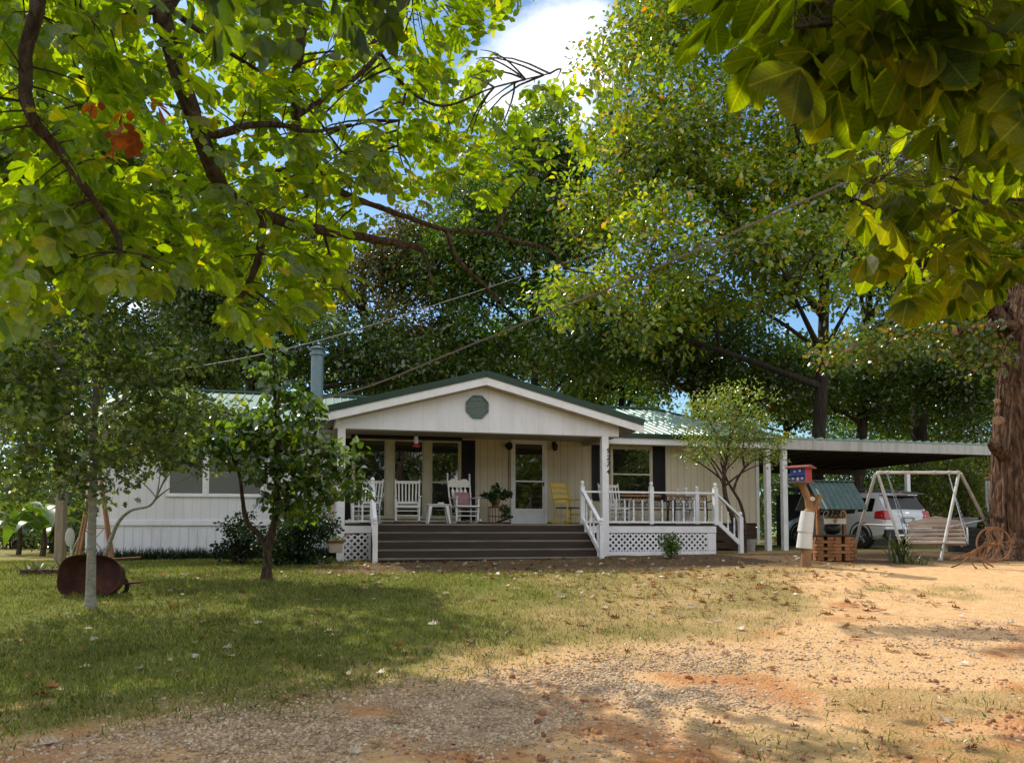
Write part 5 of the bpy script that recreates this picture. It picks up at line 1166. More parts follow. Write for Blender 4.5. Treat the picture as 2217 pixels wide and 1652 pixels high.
# ---- overhead wires
wire = pmat('cable_black_sunlit', (.16,.125,.10), .5); wiret = pmat('cable_sunlit', (.24,.19,.145), .6)  # sun highlight along the wires put into lighter cable colours
b = MB(); pts = smooth_path([W(2700,60,9.5),W(2300,215,11),W(1810,405,13),W(1500,545,14),W(1350,612,14.6),W(1000,755,15.8),W(780,842,16.4),W(560,889,16.8),W(380,910,17),W(136,916,17.15)], 8)
for k in range(3):
    b.tube([p+Vector((.014*math.cos(i*.9+2.1*k),0,.014*math.sin(i*.9+2.1*k))) for i, p in enumerate(pts)], .011, 5)
o = b.build('service_cable', wire); tag(o, 'thick twisted service cable sagging across the yard in front of the gable', 'cable')
b = MB(); pts = smooth_path([W(1640,440,30),W(1450,505,27),W(1200,576,24),W(1000,642,22.5),W(700,735,21.5),W(460,788,20.8),W(250,815,20.4)], 8); b.tube(pts, .012, 5)
o = b.build('telephone_wire', wiret); tag(o, 'thin single wire running behind the stove pipe and above the cable', 'wire')
# ================================================================== vegetation
bark_dark = barkmat('dark_bark', (.060,.045,.034), (.022,.017,.013), 10)
bark_mid = barkmat('brown_bark', (.15,.105,.072), (.045,.030,.020), 16, (1,1,.4), 1.2)
bark_big = barkmat('furrowed_bark', (.24,.14,.085), (.034,.019,.012), 12, (1,1,.22), 2.0)
bark_grey = barkmat('smooth_grey_bark', (.36,.34,.29), (.20,.18,.15), 9, (1,1,2.2), .25)
def ptoE(l):                                              # (px,py,Y,rx px,ry px,rY m) -> world ellipsoid
    out = []
    for px, py, Y, rx, ry, rY in l:
        c = W(px, py, Y); k = Y/F; out.append((c.x, c.y, c.z, rx*k, rY, ry*k))
    return out
def tree(name, label, cat, base, trunk_pts, r0, ells, ncl, cr_, per, size, mat, bark, tmpl=LEAF_S, nmain=8, group=None, shell=.35, jit=.12, flat=.65, up=.7, wid=1.0, rmin=.02, extra=(), r1f=.35, droop=.25, twig=True):
    t = thing(name, label, cat, base, 0, group)
    path = smooth_path([Vector(p) for p in trunk_pts], 5); n_ = len(path)
    rs = [r0*(1-(1-r1f)*i/(n_-1))*(1+.55*max(0, 1-i/2.5)) for i in range(n_)]
    cl = ell_clumps(ells, ncl, cr_[0], cr_[1], shell)+list(extra)
    cl = [(np.array(c)-np.array(base), r) for c, r in cl]
    loc = [p-Vector(base) for p in path]
    mb = MB(); mb.tube(loc, rs, 12, jit=jit); limbs(mb, loc, rs, cl, nmain, rmin, twig=twig); mb.build('trunk', bark, t, angle=60)
    crown('crown', cl, per, size, tmpl, mat, t, wid, flat=flat, up=up, droop=droop)
    return t, cl
def gz(p): p = Vector(p); p.z = ground_z(p.x, p.y)-.05; return p
def vtrunk(px, Y, top_py, lean=0.0):
    b_ = gz(W(px, 1150, Y)); tp = W(px+lean, top_py, Y); m1 = b_.lerp(tp, .5); m1.x += .12
    return b_, [b_, b_.lerp(tp, .12), m1, tp]
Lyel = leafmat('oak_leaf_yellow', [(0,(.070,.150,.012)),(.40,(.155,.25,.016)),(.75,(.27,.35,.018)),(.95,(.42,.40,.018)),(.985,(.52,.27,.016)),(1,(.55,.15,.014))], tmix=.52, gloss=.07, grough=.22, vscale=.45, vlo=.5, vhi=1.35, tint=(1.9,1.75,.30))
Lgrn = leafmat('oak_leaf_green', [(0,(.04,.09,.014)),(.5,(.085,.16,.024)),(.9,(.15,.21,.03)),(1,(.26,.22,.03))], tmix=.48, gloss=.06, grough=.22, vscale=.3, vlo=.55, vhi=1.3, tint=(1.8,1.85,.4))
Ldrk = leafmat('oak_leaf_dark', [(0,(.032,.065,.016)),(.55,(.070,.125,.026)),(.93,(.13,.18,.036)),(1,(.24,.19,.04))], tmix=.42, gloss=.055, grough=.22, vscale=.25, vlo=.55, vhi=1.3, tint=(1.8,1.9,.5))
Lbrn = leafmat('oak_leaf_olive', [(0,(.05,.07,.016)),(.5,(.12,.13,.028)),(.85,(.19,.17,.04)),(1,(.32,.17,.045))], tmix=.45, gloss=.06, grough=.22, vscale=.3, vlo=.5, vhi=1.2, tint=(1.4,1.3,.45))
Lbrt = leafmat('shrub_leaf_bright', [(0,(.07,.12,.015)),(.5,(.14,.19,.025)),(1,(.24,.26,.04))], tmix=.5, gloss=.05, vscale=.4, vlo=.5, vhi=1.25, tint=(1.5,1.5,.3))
G1 = 'woodland trees behind the house'
b_, tp = vtrunk(1757, 31, 500, 30)
tree('oak_tree', 'tall yellow green oak with scattered orange leaves rising behind the right end of the house', 'tree', b_, tp, .42,
     ptoE([(1560,380,29.5,290,330,4.5),(1850,330,31,300,380,4),(1430,95,31,185,210,4),(1370,330,29,110,140,3),(1300,655,27.5,115,95,2.5),(1430,610,28,190,170,3.5),(1690,600,28,200,150,3),(1980,20,31,250,300,4),(1290,450,30,80,130,2.5),(1560,-160,31,260,200,4)]), 520, (.8,1.45), 105, .225, Lyel, bark_dark, LEAF_S2, 14, G1, shell=.25)
b_, tp = vtrunk(1512, 35, 640, -20)
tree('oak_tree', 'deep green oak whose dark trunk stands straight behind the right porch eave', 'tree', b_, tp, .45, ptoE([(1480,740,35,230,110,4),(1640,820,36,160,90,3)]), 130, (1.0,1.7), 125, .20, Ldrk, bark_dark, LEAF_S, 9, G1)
b_, tp = vtrunk(1147, 36, 430, 10)
tree('oak_tree', 'mid green oak with an open crown and visible limbs behind the porch gable', 'tree', b_, tp, .30, ptoE([(1120,545,36,150,150,4),(1020,470,36,110,100,3),(1235,720,34,110,110,3),(1250,440,37,110,140,3),(1050,720,37,120,120,3),(1130,380,37,140,90,3),(960,560,37,90,90,3),(1190,310,37,80,70,3)]), 330, (.8,1.4), 120, .21, Lgrn, bark_dark, LEAF_S2, 10, G1, shell=.5)
b_, tp = vtrunk(820, 39, 560, -40)
tree('oak_tree', 'olive brown oak with sky showing through its crown behind the stove pipe', 'tree', b_, tp, .34, ptoE([(760,600,39,190,110,4),(890,560,39,110,100,4),(900,690,38,110,90,3)]), 160, (.7,1.3), 110, .20, Lbrn, bark_dark, LEAF_S2, 9, G1, shell=.45)
b_, tp = vtrunk(520, 34, 600, 30)
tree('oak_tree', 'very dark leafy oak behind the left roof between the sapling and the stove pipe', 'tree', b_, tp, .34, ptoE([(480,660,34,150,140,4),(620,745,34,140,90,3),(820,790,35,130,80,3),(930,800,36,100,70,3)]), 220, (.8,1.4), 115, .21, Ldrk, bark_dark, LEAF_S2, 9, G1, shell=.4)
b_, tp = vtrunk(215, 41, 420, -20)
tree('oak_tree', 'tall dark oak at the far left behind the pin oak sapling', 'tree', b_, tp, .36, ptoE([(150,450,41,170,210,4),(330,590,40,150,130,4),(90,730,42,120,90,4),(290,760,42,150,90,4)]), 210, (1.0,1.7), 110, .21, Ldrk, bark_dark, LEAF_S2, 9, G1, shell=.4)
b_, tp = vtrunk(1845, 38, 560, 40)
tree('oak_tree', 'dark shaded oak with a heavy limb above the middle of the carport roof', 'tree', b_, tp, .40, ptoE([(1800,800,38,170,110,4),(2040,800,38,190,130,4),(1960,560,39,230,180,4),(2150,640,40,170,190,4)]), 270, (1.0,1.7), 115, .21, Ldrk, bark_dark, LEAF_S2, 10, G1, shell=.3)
b_, tp = vtrunk(1985, 44, 700, 0)
tree('oak_tree', 'thick trunked oak seen beneath the carport roof behind the suv', 'tree', b_, tp, .75, ptoE([(1985,500,44,200,200,4)]), 70, (1.0,1.7), 115, .21, Lgrn, bark_dark, LEAF_S2, 6, G1, shell=.3)
b_, tp = vtrunk(1330, 46, 640, 20)
tree('oak_tree', 'far shaded oak showing low over the right slope of the porch roof', 'tree', b_, tp, .3, ptoE([(1300,800,46,170,90,4),(1130,770,47,120,80,3)]), 90, (1.0,1.7), 115, .22, Lgrn, bark_dark, LEAF_S2, 7, G1, shell=.3)
b_, tp = vtrunk(960, 47, 640, 10)
tree('oak_tree', 'far olive oak showing low over the left slope of the porch roof', 'tree', b_, tp, .3, ptoE([(950,800,47,150,70,4)]), 60, (1.0,1.7), 115, .22, Lbrn, bark_dark, LEAF_S2, 7, G1, shell=.3)
for lab, px, Y, el, mt in (('dark oak low behind the far left end of the house roof', 60, 45, [(60,820,45,130,130,4)], Ldrk), ('dark oak behind the left roof ridge beside the forked tree top', 400, 46, [(400,800,46,170,95,4)], Ldrk), ('shaded oak low behind the crape myrtle crown', 1690, 46, [(1680,850,46,160,90,4)], Ldrk), ('dark oak low above the carport fascia near the large trunk', 2060, 48, [(2040,865,48,220,85,4)], Lgrn)):
    b_, tp = vtrunk(px, Y, 700, 15)
    tree('oak_tree', lab, 'tree', b_, tp, .3, ptoE(el), 85, (1.0,1.7), 115, .22, mt, bark_dark, LEAF_S2, 7, G1, shell=.3)
b_, tp = vtrunk(2330, 40, 300, 20)
tree('oak_tree', 'green oak filling the sky behind the large trunk at the right edge', 'tree', b_, tp, .4, ptoE([(2260,300,40,280,300,4)]), 100, (1.0,1.7), 115, .21, Lgrn, bark_dark, LEAF_S2, 8, G1, shell=.3)
# bright undergrowth behind the carport and at the far left
def shrub(name, label, cat, px, Y, pyt, wpx, mat, size=.13, per=130, n=18, group=None, tmpl=LEAF_S, r=(.5,.9)):
    b_ = gz(W(px, 1150, Y)); top = W(px, pyt, Y); h = top.z-b_.z; k = Y/F
    ells = [(b_.x, b_.y, b_.z+h*.5, wpx*k, wpx*k*.7, h*.5)]
    t = thing(name, label, cat, b_, 0, group); cl = [(np.array(c)-np.array(b_), q) for c, q in ell_clumps(ells, n, r[0]*h*.35, r[1]*h*.35, .3)]
    mb = MB()
    for c, q in cl: mb.tube(bez((RNG.normal()*.08*h, RNG.normal()*.08*h, 0), (c[0]*.4, c[1]*.4, c[2]*.6), tuple(c), 5), [.02*h*.6*(1-.18*i) for i in range(5)], 5, cap=False)
    mb.build('stems', bark_mid, t)
    crown('foliage', cl, per, size, tmpl, mat, t)
    return t
G2 = 'sunlit undergrowth behind the carport'
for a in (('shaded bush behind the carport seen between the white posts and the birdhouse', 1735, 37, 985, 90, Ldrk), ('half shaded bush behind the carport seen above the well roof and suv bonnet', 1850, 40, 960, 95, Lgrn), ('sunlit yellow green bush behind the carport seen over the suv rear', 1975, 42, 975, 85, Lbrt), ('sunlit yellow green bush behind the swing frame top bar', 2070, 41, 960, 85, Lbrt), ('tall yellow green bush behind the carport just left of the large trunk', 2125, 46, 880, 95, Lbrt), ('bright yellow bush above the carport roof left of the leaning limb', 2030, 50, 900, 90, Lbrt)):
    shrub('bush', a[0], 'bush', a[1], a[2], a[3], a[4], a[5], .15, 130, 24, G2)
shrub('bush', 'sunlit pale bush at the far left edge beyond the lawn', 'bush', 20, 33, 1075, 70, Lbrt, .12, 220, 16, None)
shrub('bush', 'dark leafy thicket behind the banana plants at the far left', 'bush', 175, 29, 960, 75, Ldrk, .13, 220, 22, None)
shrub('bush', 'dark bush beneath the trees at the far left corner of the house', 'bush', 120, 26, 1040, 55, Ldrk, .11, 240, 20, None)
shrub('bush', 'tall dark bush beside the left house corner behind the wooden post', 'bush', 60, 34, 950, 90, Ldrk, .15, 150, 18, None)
# far wood closing the view under the crowns
cl_ = []
for k in range(520):
    x = -95+190*RNG.random(); y = 75+20*RNG.random(); zt_ = (3.5+5*RNG.random()) if x < -32 else 9+9*RNG.random(); cl_.append((np.array((x, y, zt_*RNG.random()+.8)), 2.2+1.6*RNG.random()))
o = crown('distant_wood', cl_, 60, .45, LEAF_S, Lgrn, None); tag(o, 'hazy mass of distant trees closing the view beyond the yard', 'wood', kind='stuff')
# trees across the road behind the photographer, mirrored in the panes
cl_ = []
for k in range(420):
    x = -25+75*RNG.random(); cl_.append((np.array((x, -26-9*RNG.random(), .5+13*RNG.random()**1.2)), 1.6+1.4*RNG.random()))
o = crown('roadside_wood', cl_, 95, .42, LEAF_S, Lbrt, None); tag(o, 'sunlit roadside trees that show only as reflections in the window panes', 'wood', kind='stuff')
# ---- large trunk at the right
tb = gz(W(2206, 1222, 17.4)); Yb = tb.y
bt = thing('shade_tree', 'massive furrowed trunk with sawn limb stubs at the right edge of the yard', 'tree', tb)
def rb(px, py, dy=0.0): return W(px, py, Yb+dy)-tb
pth = smooth_path([rb(2206,1232),rb(2206,1190),rb(2206,1120),rb(2205,1000),rb(2206,900),rb(2212,800),rb(2222,700),rb(2235,560),rb(2250,300),rb(2260,0)], 6)
def trunk_mesh(path, r_at, nseg, seed, flare):
    mb = MB(); vs = []; m = len(path)
    for i, p in enumerate(path):
        h = max(0.0, p.z)
        for k in range(nseg):
            a = 2*math.pi*k/nseg; r = r_at(h)
            q = Vector((math.cos(a), math.sin(a), 0))
            fur = noise.noise(Vector((q.x*5.5+seed, q.y*5.5, h*.55)))*.075+noise.noise(Vector((q.x*13, q.y*13+seed, h*1.3)))*.04
            lob = .10*noise.noise(Vector((q.x*1.6, q.y*1.6+seed, h*.35)))
            root = flare*max(0, 1-h/.75)**2*(.5+.9*max(0, math.sin(a*5+1.0)))
            vs.append(p+q*r*(1+fur+lob+root))
    fs = [(i*nseg+k, i*nseg+(k+1)%nseg, (i+1)*nseg+(k+1)%nseg, (i+1)*nseg+k) for i in range(m-1) for k in range(nseg)]
    mb.add(vs, fs+[tuple(range((m-1)*nseg, m*nseg))]); return mb
fine_path = []
for i in range(len(pth)-1):
    for k in range(3): fine_path.append(pth[i].lerp(pth[i+1], k/3))
mb = trunk_mesh(fine_path, lambda h: .56-.02*h if h < 5 else .46-.03*(h-5), 110, 3.0, .62)
btr = mb.build('trunk', bark_big, bt, angle=80)
mb = MB(); mb.tube(smooth_path([rb(2195,800),rb(2182,735),rb(2150,670,-.2),rb(2100,600,-.4),rb(2030,520,-.6)],5), [.26-.009*i for i in range(21)], 14, jit=.2); mb.tube(smooth_path([rb(2215,760),rb(2190,705,-.3),rb(2120,712,-.7),rb(2069,716,-.9)],5), [.13]*6+[.09]*10, 10, jit=.2)
mb.tube(smooth_path([rb(2215,560,.3),rb(2100,640,.8),rb(1950,690,1),rb(1800,735,1)],5), [.06-.003*i for i in range(16)], 9, jit=.2); mb.tube(smooth_path([rb(2235,560),rb(2300,400,-.5),rb(2350,100,-1)],5), [.3-.01*i for i in range(11)], 10, jit=.2)
bcl = ell_clumps(ptoE([(1930,735,17.4,150,45,1.2),(2110,760,17.2,70,55,1),(1820,790,18.2,70,50,.9),(2060,640,17,110,60,1.2),(2110,700,16.5,60,34,.5),(2080,745,16.6,60,25,.5),(2170,560,17.5,110,90,1.5),(2230,250,18.5,220,240,2.5)]), 90, .35,.8, .2)
bcl = [(np.array(c)-np.array(tb), r) for c, r in bcl]; lp = [p for p in pth]; limbs(mb, lp, [.4]*len(lp), bcl, 10, .012, 6, .25)
mb.build('limbs', bark_big, bt, angle=60)
pale = pmat('sawn_wood', (.34,.21,.115), .85, (.20,.115,.06), 18, bump=.4)
b = MB()
for px, py, dy, r, ax in ((2069,716,-.92,.088,(-.55,-.8,-.05)),(2156,868,-.42,.055,(-.8,-.6,.1)),(2160,910,-.44,.10,(-.75,-.66,0))):
    c = rb(px, py, dy); b.lathe([(r*1.05,-.10),(r,.0),(r*.2,.004)], c, 14, ax)
b.build_each('limb_stub', pale, bt)
b = MB(); c = rb(2152,968,-.35); b.tube([rb(2175,985,-.2),c,rb(2139,958,-.45)], [.17,.12,.03], 12, jit=.3); c = rb(2185,1120,-.52); b.build('burl', bark_big, bt)
Lbig = leafmat('shade_tree_leaf', [(0,(.05,.10,.015)),(.5,(.11,.16,.022)),(.85,(.18,.20,.03)),(1,(.34,.14,.03))], tmix=.5, gloss=.05, grough=.25, vscale=.8, tint=(1.5,1.45,.35))
crown('crown', bcl, 330, .14, LEAF_O, Lbig, bt)
# ---- pin oak sapling, left
Lpin = leafmat('pin_oak_leaf', [(0,(.045,.085,.025)),(.45,(.11,.165,.042)),(.85,(.24,.30,.065)),(1,(.38,.40,.12))], tmix=.48, gloss=.04, grough=.3, vscale=.8, vlo=.6, vhi=1.2, tint=(1.35,1.4,.45))
sb = gnd(196, 1319); sb.z -= .03; Y0 = sb.y
def rs_(px, py, dy=0.0): return W(px, py, Y0+dy)
tree('pin_oak', 'young pin oak with a slim pale grey trunk growing in front of the rusty wheelbarrow', 'tree', sb, [sb, rs_(197,1250), rs_(200,1100), rs_(205,950), rs_(206,800), rs_(207,660)], .074,
     ptoE([(205,930,Y0,200,180,1.5),(90,1000,Y0,125,120,1.0),(330,960,Y0,120,90,.9),(180,760,Y0,165,110,1.1),(330,790,Y0,110,100,.8),(45,850,Y0,95,150,.8),(380,880,Y0,80,70,.6),(20,1050,Y0,60,60,.5)]), 270, (.16,.36), 400, .105, Lpin, bark_grey, LEAF_O, 14, None, shell=.35, rmin=.006, jit=.05, r1f=.25, flat=.7, up=.4)
# leaning tree behind the trellis
lb = W(214, 1225, 14.8); lb = gz(lb); Y1 = lb.y
tree('leaning_tree', 'small grey tree leaning right in front of the left wall behind the trellis', 'tree', lb, [lb, W(240,1168,Y1), W(258,1128,Y1), W(285,1104,Y1), W(325,1094,Y1-.1), W(346,1060,Y1-.2), W(372,1000,Y1-.2)], .043,
     ptoE([(420,930,Y1,85,95,.6),(335,910,Y1,120,95,.7),(480,905,Y1,55,60,.5),(250,960,Y1+.3,80,60,.6)]), 140, (.2,.40), 380, .105, Lpin, bark_grey, LEAF_O, 8, None, shell=.3, rmin=.008, r1f=.3, flat=.7, up=.4)
# ---- forked pear tree in front of the porch corner
Lpear = leafmat('pear_leaf', [(0,(.032,.075,.014)),(.5,(.080,.15,.022)),(.85,(.17,.26,.03)),(1,(.28,.32,.035))], tmix=.5, gloss=.08, grough=.2, vscale=.8, vlo=.55, vhi=1.2, tint=(1.6,1.7,.35))
pb_ = gnd(578, 1257); pb_.z -= .03; Y2 = pb_.y
t, cl = tree('pear_tree', 'forked young tree with glossy heart shaped leaves standing before the left end of the porch', 'tree', pb_, [pb_, W(580,1190,Y2), W(597,1110,Y2), W(598,1000,Y2), W(595,850,Y2), W(590,745,Y2)], .085,
     ptoE([(600,960,Y2,115,130,.9),(690,1010,Y2,95,80,.7),(500,960,Y2,95,80,.7),(592,810,Y2,48,85,.35),(430,930,Y2,60,55,.5),(770,1060,Y2-.2,55,26,.3),(650,1090,Y2,100,40,.6),(640,880,Y2,60,60,.4)]), 190, (.13,.27), 470, .115, Lpear, bark_mid, LEAF_H, 14, None, shell=.25, rmin=.007, r1f=.2, flat=.75, up=.45, droop=.5)
mb = MB(); mb.tube([p-pb_ for p in smooth_path([W(578,1192,Y2),W(563,1160,Y2),W(535,1130,Y2-.1),W(525,1080,Y2-.1),W(516,1020,Y2-.1),W(480,950,Y2)], 4)], [.055-.0018*i for i in range(21)], 8, jit=.1); mb.build('fork', bark_mid, t)
# dark shrubs against the wall
G3 = 'dark shrubs under the left window'
shrub('shrub', 'dark green shrub against the white skirting left of the forked tree', 'shrub', 515, 16.6, 1108, 66, leafmat('holly_leaf', [(0,(.010,.028,.008)),(.6,(.024,.055,.014)),(1,(.06,.10,.022))], tmix=.35, gloss=.03, vscale=1.5), .075, 1100, 24, G3, LEAF_S2)
shrub('shrub', 'dark green shrub between the forked tree and the porch lattice', 'shrub', 655, 16.3, 1096, 74, bpy.data.materials['holly_leaf'], .075, 1100, 26, G3, LEAF_S2)
shrub('shrub', 'low dark shrub spilling over the ground directly behind the forked trunk', 'shrub', 600, 16.1, 1135, 75, bpy.data.materials['holly_leaf'], .07, 1500, 20, G3, LEAF_S2)
# ---- crape myrtle at the right end of the porch
cb = W(1609, 1198, 20.6); cb = gz(cb); Y3 = cb.y
Lcm = leafmat('crape_leaf', [(0,(.11,.19,.02)),(.5,(.20,.29,.035)),(.88,(.30,.35,.05)),(.96,(.40,.20,.04)),(1,(.45,.12,.03))], tmix=.5, gloss=.08, vscale=.8, vlo=.7, vhi=1.25, tint=(1.4,1.45,.4))
t, cl = tree('crape_myrtle', 'airy light green crape myrtle with slanting bare stems at the right end of the porch', 'tree', cb, [cb, W(1588,1124,Y3), W(1571,1076,Y3), W(1567,1022,Y3), W(1574,990,Y3), W(1578,950,Y3)], .085,
     ptoE([(1580,925,Y3,105,75,1.0),(1510,960,Y3-.2,60,40,.6),(1650,940,Y3,62,50,.6),(1530,880,Y3,60,45,.6),(1640,870,Y3,42,40,.5),(1580,855,Y3,40,35,.4),(1665,985,Y3,42,24,.4),(1560,990,Y3,55,22,.4)]), 140, (.20,.40), 400, .075, Lcm, bark_mid, LEAF_S2, 12, None, shell=.3, rmin=.008, r1f=.3, flat=.7, up=.4)
mb = MB()
for pp, r_ in (([(1613,1197),(1611,1124),(1602,1088),(1588,1063),(1573,1037),(1560,1000)], .05), ([(1588,1063),(1595,1039),(1612,1013),(1629,998),(1653,991),(1690,975)], .04), ([(1612,1013),(1608,985),(1611,950),(1620,900)], .03), ([(1571,1060),(1545,1010),(1520,975)], .025)):
    q = smooth_path([W(x, y, Y3+(.12 if x > 1600 else 0)) - cb for x, y in pp], 4); mb.tube(q, [r_*(1-.5*i/len(q)) for i in range(len(q))], 8, jit=.1)
mb.build('stems', bark_mid, t)
# small plants
shrub('shrub', 'thin small shrub before the lattice right of the stair rail', 'shrub', 1449, 17.6, 1148, 22, Lgrn, .055, 2200, 12, None, LEAF_S2)
def blades(name, label, cat, p, n, L, spread, mat, w=.05):
    t = thing(name, label, cat, p); P = RNG.normal(size=(n,3))*np.array([.07,.07,0])*spread
    a = RNG.random(n)*2*math.pi; k = .25+.75*RNG.random(n)
    tv = [(0,w,0),(0,-w,0),(.35,-w*.9,.02),(.35,w*.9,.02),(.7,-w*.6,-.03),(.7,w*.6,-.03),(1,0,-.16)]; tf = [(0,1,2,3),(3,2,4,5),(5,4,6)]
    d = np.stack([np.cos(a)*k*.55*spread, np.sin(a)*k*.55*spread, np.ones(n)], 1); nn = np.stack([-np.cos(a), -np.sin(a), k*.6], 1)
    bake('leaves', tv, tf, frames(d, nn, L*(.55+.45*RNG.random(n))), P, mat, t); return t
Lbl = leafmat('blade_leaf', [(0,(.05,.09,.02)),(.6,(.11,.15,.035)),(.9,(.22,.22,.05)),(1,(.40,.24,.06))], tmix=.4, gloss=.05, vscale=2)
p = gz(W(1951, 1200, 16.4)); blades('yucca', 'spiky clump of long green blades in front of the swing frame', 'plant', p, 46, .80, 1.25, Lbl, .035)
p = gz(W(1972, 1208, 16.2)); blades('grass_tuft', 'low grass tuft at the foot of the spiky clump', 'plant', p, 120, .35, 2.4, Lbl, .03)
p = gz(W(100, 1222, 14.8)); blades('iris_clump', 'low green iris leaves inside the brick edged bed', 'plant', p, 160, .42, 3.2, Lbl, .05)
p = gz(W(158, 1208, 13.4)); blades('iris_clump', 'small bright green shoots just above the rim of the wheelbarrow tub', 'plant', Vector((p.x,p.y,p.z)), 14, .55, .8, Lbrt, .06)
# border grass along the skirting
P = []; 
for k in range(2600):
    u = random.uniform(UL-.1, .25); v = 2.3-.08-abs(random.gauss(0,.12)); q = loc2w(u, v, 0); P.append((q.x, q.y, ground_z(q.x, q.y)))
P = np.array(P); n = len(P); d = np.stack([RNG.normal(size=n)*.45, RNG.normal(size=n)*.35-.2, np.ones(n)], 1)
o = bake('border_grass', [(0,.04,0),(0,-.04,0),(.5,-.035,.0),(.5,.035,.0),(1,0,-.25)], [(0,1,2,3),(3,2,4)], frames(d, RNG.normal(size=(n,3)), .20+.18*RNG.random(n)), P, leafmat('border_leaf', [(0,(.012,.035,.012)),(1,(.045,.085,.028))], tmix=.3, gloss=.05, vscale=2)); tag(o, 'dark spiky border grass along the foot of the white skirting', 'grass', kind='stuff')
# banana plants far left
Lban = leafmat('banana_leaf', [(0,(.05,.10,.015)),(1,(.10,.17,.03))], tmix=.5, gloss=.08, vscale=2, tint=(1.5,1.6,.3))
for px, Y, L, lb_ in ((92, 22.5, 1.5, 'banana plant with broad leaves nearest the wooden post at the left'), (40, 24, 1.7, 'banana plant with broad drooping leaves at the far left edge')):
    p = gz(W(px, 1190, Y)); t = thing('banana_plant', lb_, 'plant', p, 0, 'banana plants at the left')
    b = MB(); b.tube([(0,0,0),(.05,0,.5),(.02,0,1.0)], [.08,.07,.04], 10); b.build('stem', bark_mid, t)
    for k in range(12):
        a = 2*math.pi*k/5.2+.5*px; tl = .35+.5*RNG.random(); pts = [Vector((.04*math.cos(a),.04*math.sin(a),.55+.07*k))+Vector((math.cos(a)*L*s*.75*tl*1.6, math.sin(a)*L*s*.75*tl*1.6, L*(s*.9-s*s*(.55+.7*tl)))) for s in [i/7 for i in range(8)]]
        sd_ = Vector((-math.sin(a), math.cos(a), 0)); wv = [.03,.14,.2,.22,.2,.16,.1,.01]
        b = MB(); b.add([q for p_, w_ in zip(pts, wv) for q in (p_+sd_*w_+Vector((0,0,.05)), p_, p_-sd_*w_+Vector((0,0,.05)))], [f for i in range(7) for f in ((3*i,3*i+1,3*i+4,3*i+3),(3*i+1,3*i+2,3*i+5,3*i+4))]); b.build('leaf', Lban, t)
# ---- overhead hickory
def in_poly(x, y, P):
    c = False; j = len(P)-1
    for i in range(len(P)):
        if (P[i][1] > y) != (P[j][1] > y) and x < (P[j][0]-P[i][0])*(y-P[i][1])/(P[j][1]-P[i][1])+P[i][0]: c = not c
        j = i
    return c
def spray_leaves(S):
    """S: list of (pos, dir, size): five-leaflet compound leaves -> arrays"""
    P, D, NN, Z = [], [], [], []
    for p, d, s in S:
        p = np.array(p, float); d = np.array(d, float); d /= np.linalg.norm(d)
        up = np.array([RNG.normal()*.35, RNG.normal()*.35, 1.0]); sd_ = np.cross(up, d); sd_ /= np.linalg.norm(sd_); up = np.cross(d, sd_)
        for f, sg, ang, z in ((1.05,0,0,1.0),(.95,1,.95,.92),(.95,-1,.95,.92),(.35,1,1.15,.66),(.35,-1,1.15,.66)):
            q = p+d*f*s*.75; dd = d*math.cos(ang)+sd_*sg*math.sin(ang)+np.array([0,0,-.28-.3*RNG.random()])+RNG.normal(size=3)*.12
            P.append(q); D.append(dd); NN.append(up+RNG.normal(size=3)*.3); Z.append(s*z*(.85+.3*RNG.random()))
    return np.array(P), np.array(D), np.array(NN), np.array(Z)
def hick_crown(name, S, mat, parent, org, T=None):
    T = T or LEAF_L; P, D, NN, Z = spray_leaves(S); return bake(name, T[0], T[1], frames(D, NN, Z, 1.22), P-np.array(org), mat, parent, smooth=True, leafco=True)
hick = leafmat('hickory_leaf', [(0,(.045,.085,.006)),(.5,(.07,.118,.008)),(.9,(.10,.145,.010)),(1,(.17,.165,.012))], tmix=.6, gloss=.03, grough=.35, vscale=1.2, vlo=.75, vhi=1.15, tint=(5.2,4.7,.33), veins=.3)
ho = Vector((-5.6, 4.2, 0)); ho.z = ground_z(ho.x, ho.y)-.05
ht_ = thing('hickory_tree', 'hickory tree whose low leafy limbs hang across the upper left of the yard', 'tree', ho)
trunk = smooth_path([ho, ho+Vector((.05,0,1.2)), ho+Vector((.1,.2,3.5)), ho+Vector((.3,.6,6.5)), ho+Vector((.2,.9,9.5))], 5)
mb = MB(); mb.tube([p-ho for p in trunk], [.30*(1.5 if i == 0 else 1)*(1-.02*i) for i in range(len(trunk))], 16, jit=.15); mb.build('trunk', bark_mid, ht_, angle=60)
LB = []
def limb(pp, r0, r1, n=10):
    q = smooth_path(pp, 6); LB.append((q, [r0+(r1-r0)*i/(len(q)-1) for i in range(len(q))])); return q
w = W
limb([trunk[12], ho+Vector((1.6,1.0,5.6)), w(330,-60,5.5), w(352,40,5.5), w(385,150,5.6), w(432,290,5.7), w(470,390,5.9), w(520,440,6.1), w(610,480,6.4), w(720,503,6.7), w(820,520,6.9), w(912,537,7.1)], .10, .036)
limb([w(432,290,5.7), w(480,290,5.8), w(540,272,6.0), w(610,272,6.2), w(680,285,6.4), w(760,270,6.8)], .045, .012)
limb([trunk[14], ho+Vector((2.2,1.8,7.0)), w(640,-60,6.4), w(650,80,6.4), w(640,200,6.5), w(648,300,6.7), w(690,370,6.9), w(745,420,7.1), w(810,445,7.3), w(880,470,7.5), w(965,498,7.8), w(1050,503,8.0), w(1125,525,8.2), w(1185,540,8.3), w(1230,582,8.4), w(1285,592,8.5)], .06, .010)
limb([w(965,498,7.8), w(990,560,7.8), w(1045,615,7.9), w(1092,660,7.9)], .032, .014)
limb([w(1072,503,8.0), w(1110,425,8.0), w(1150,385,8.0), w(1190,355,8.1)], .022, .008)
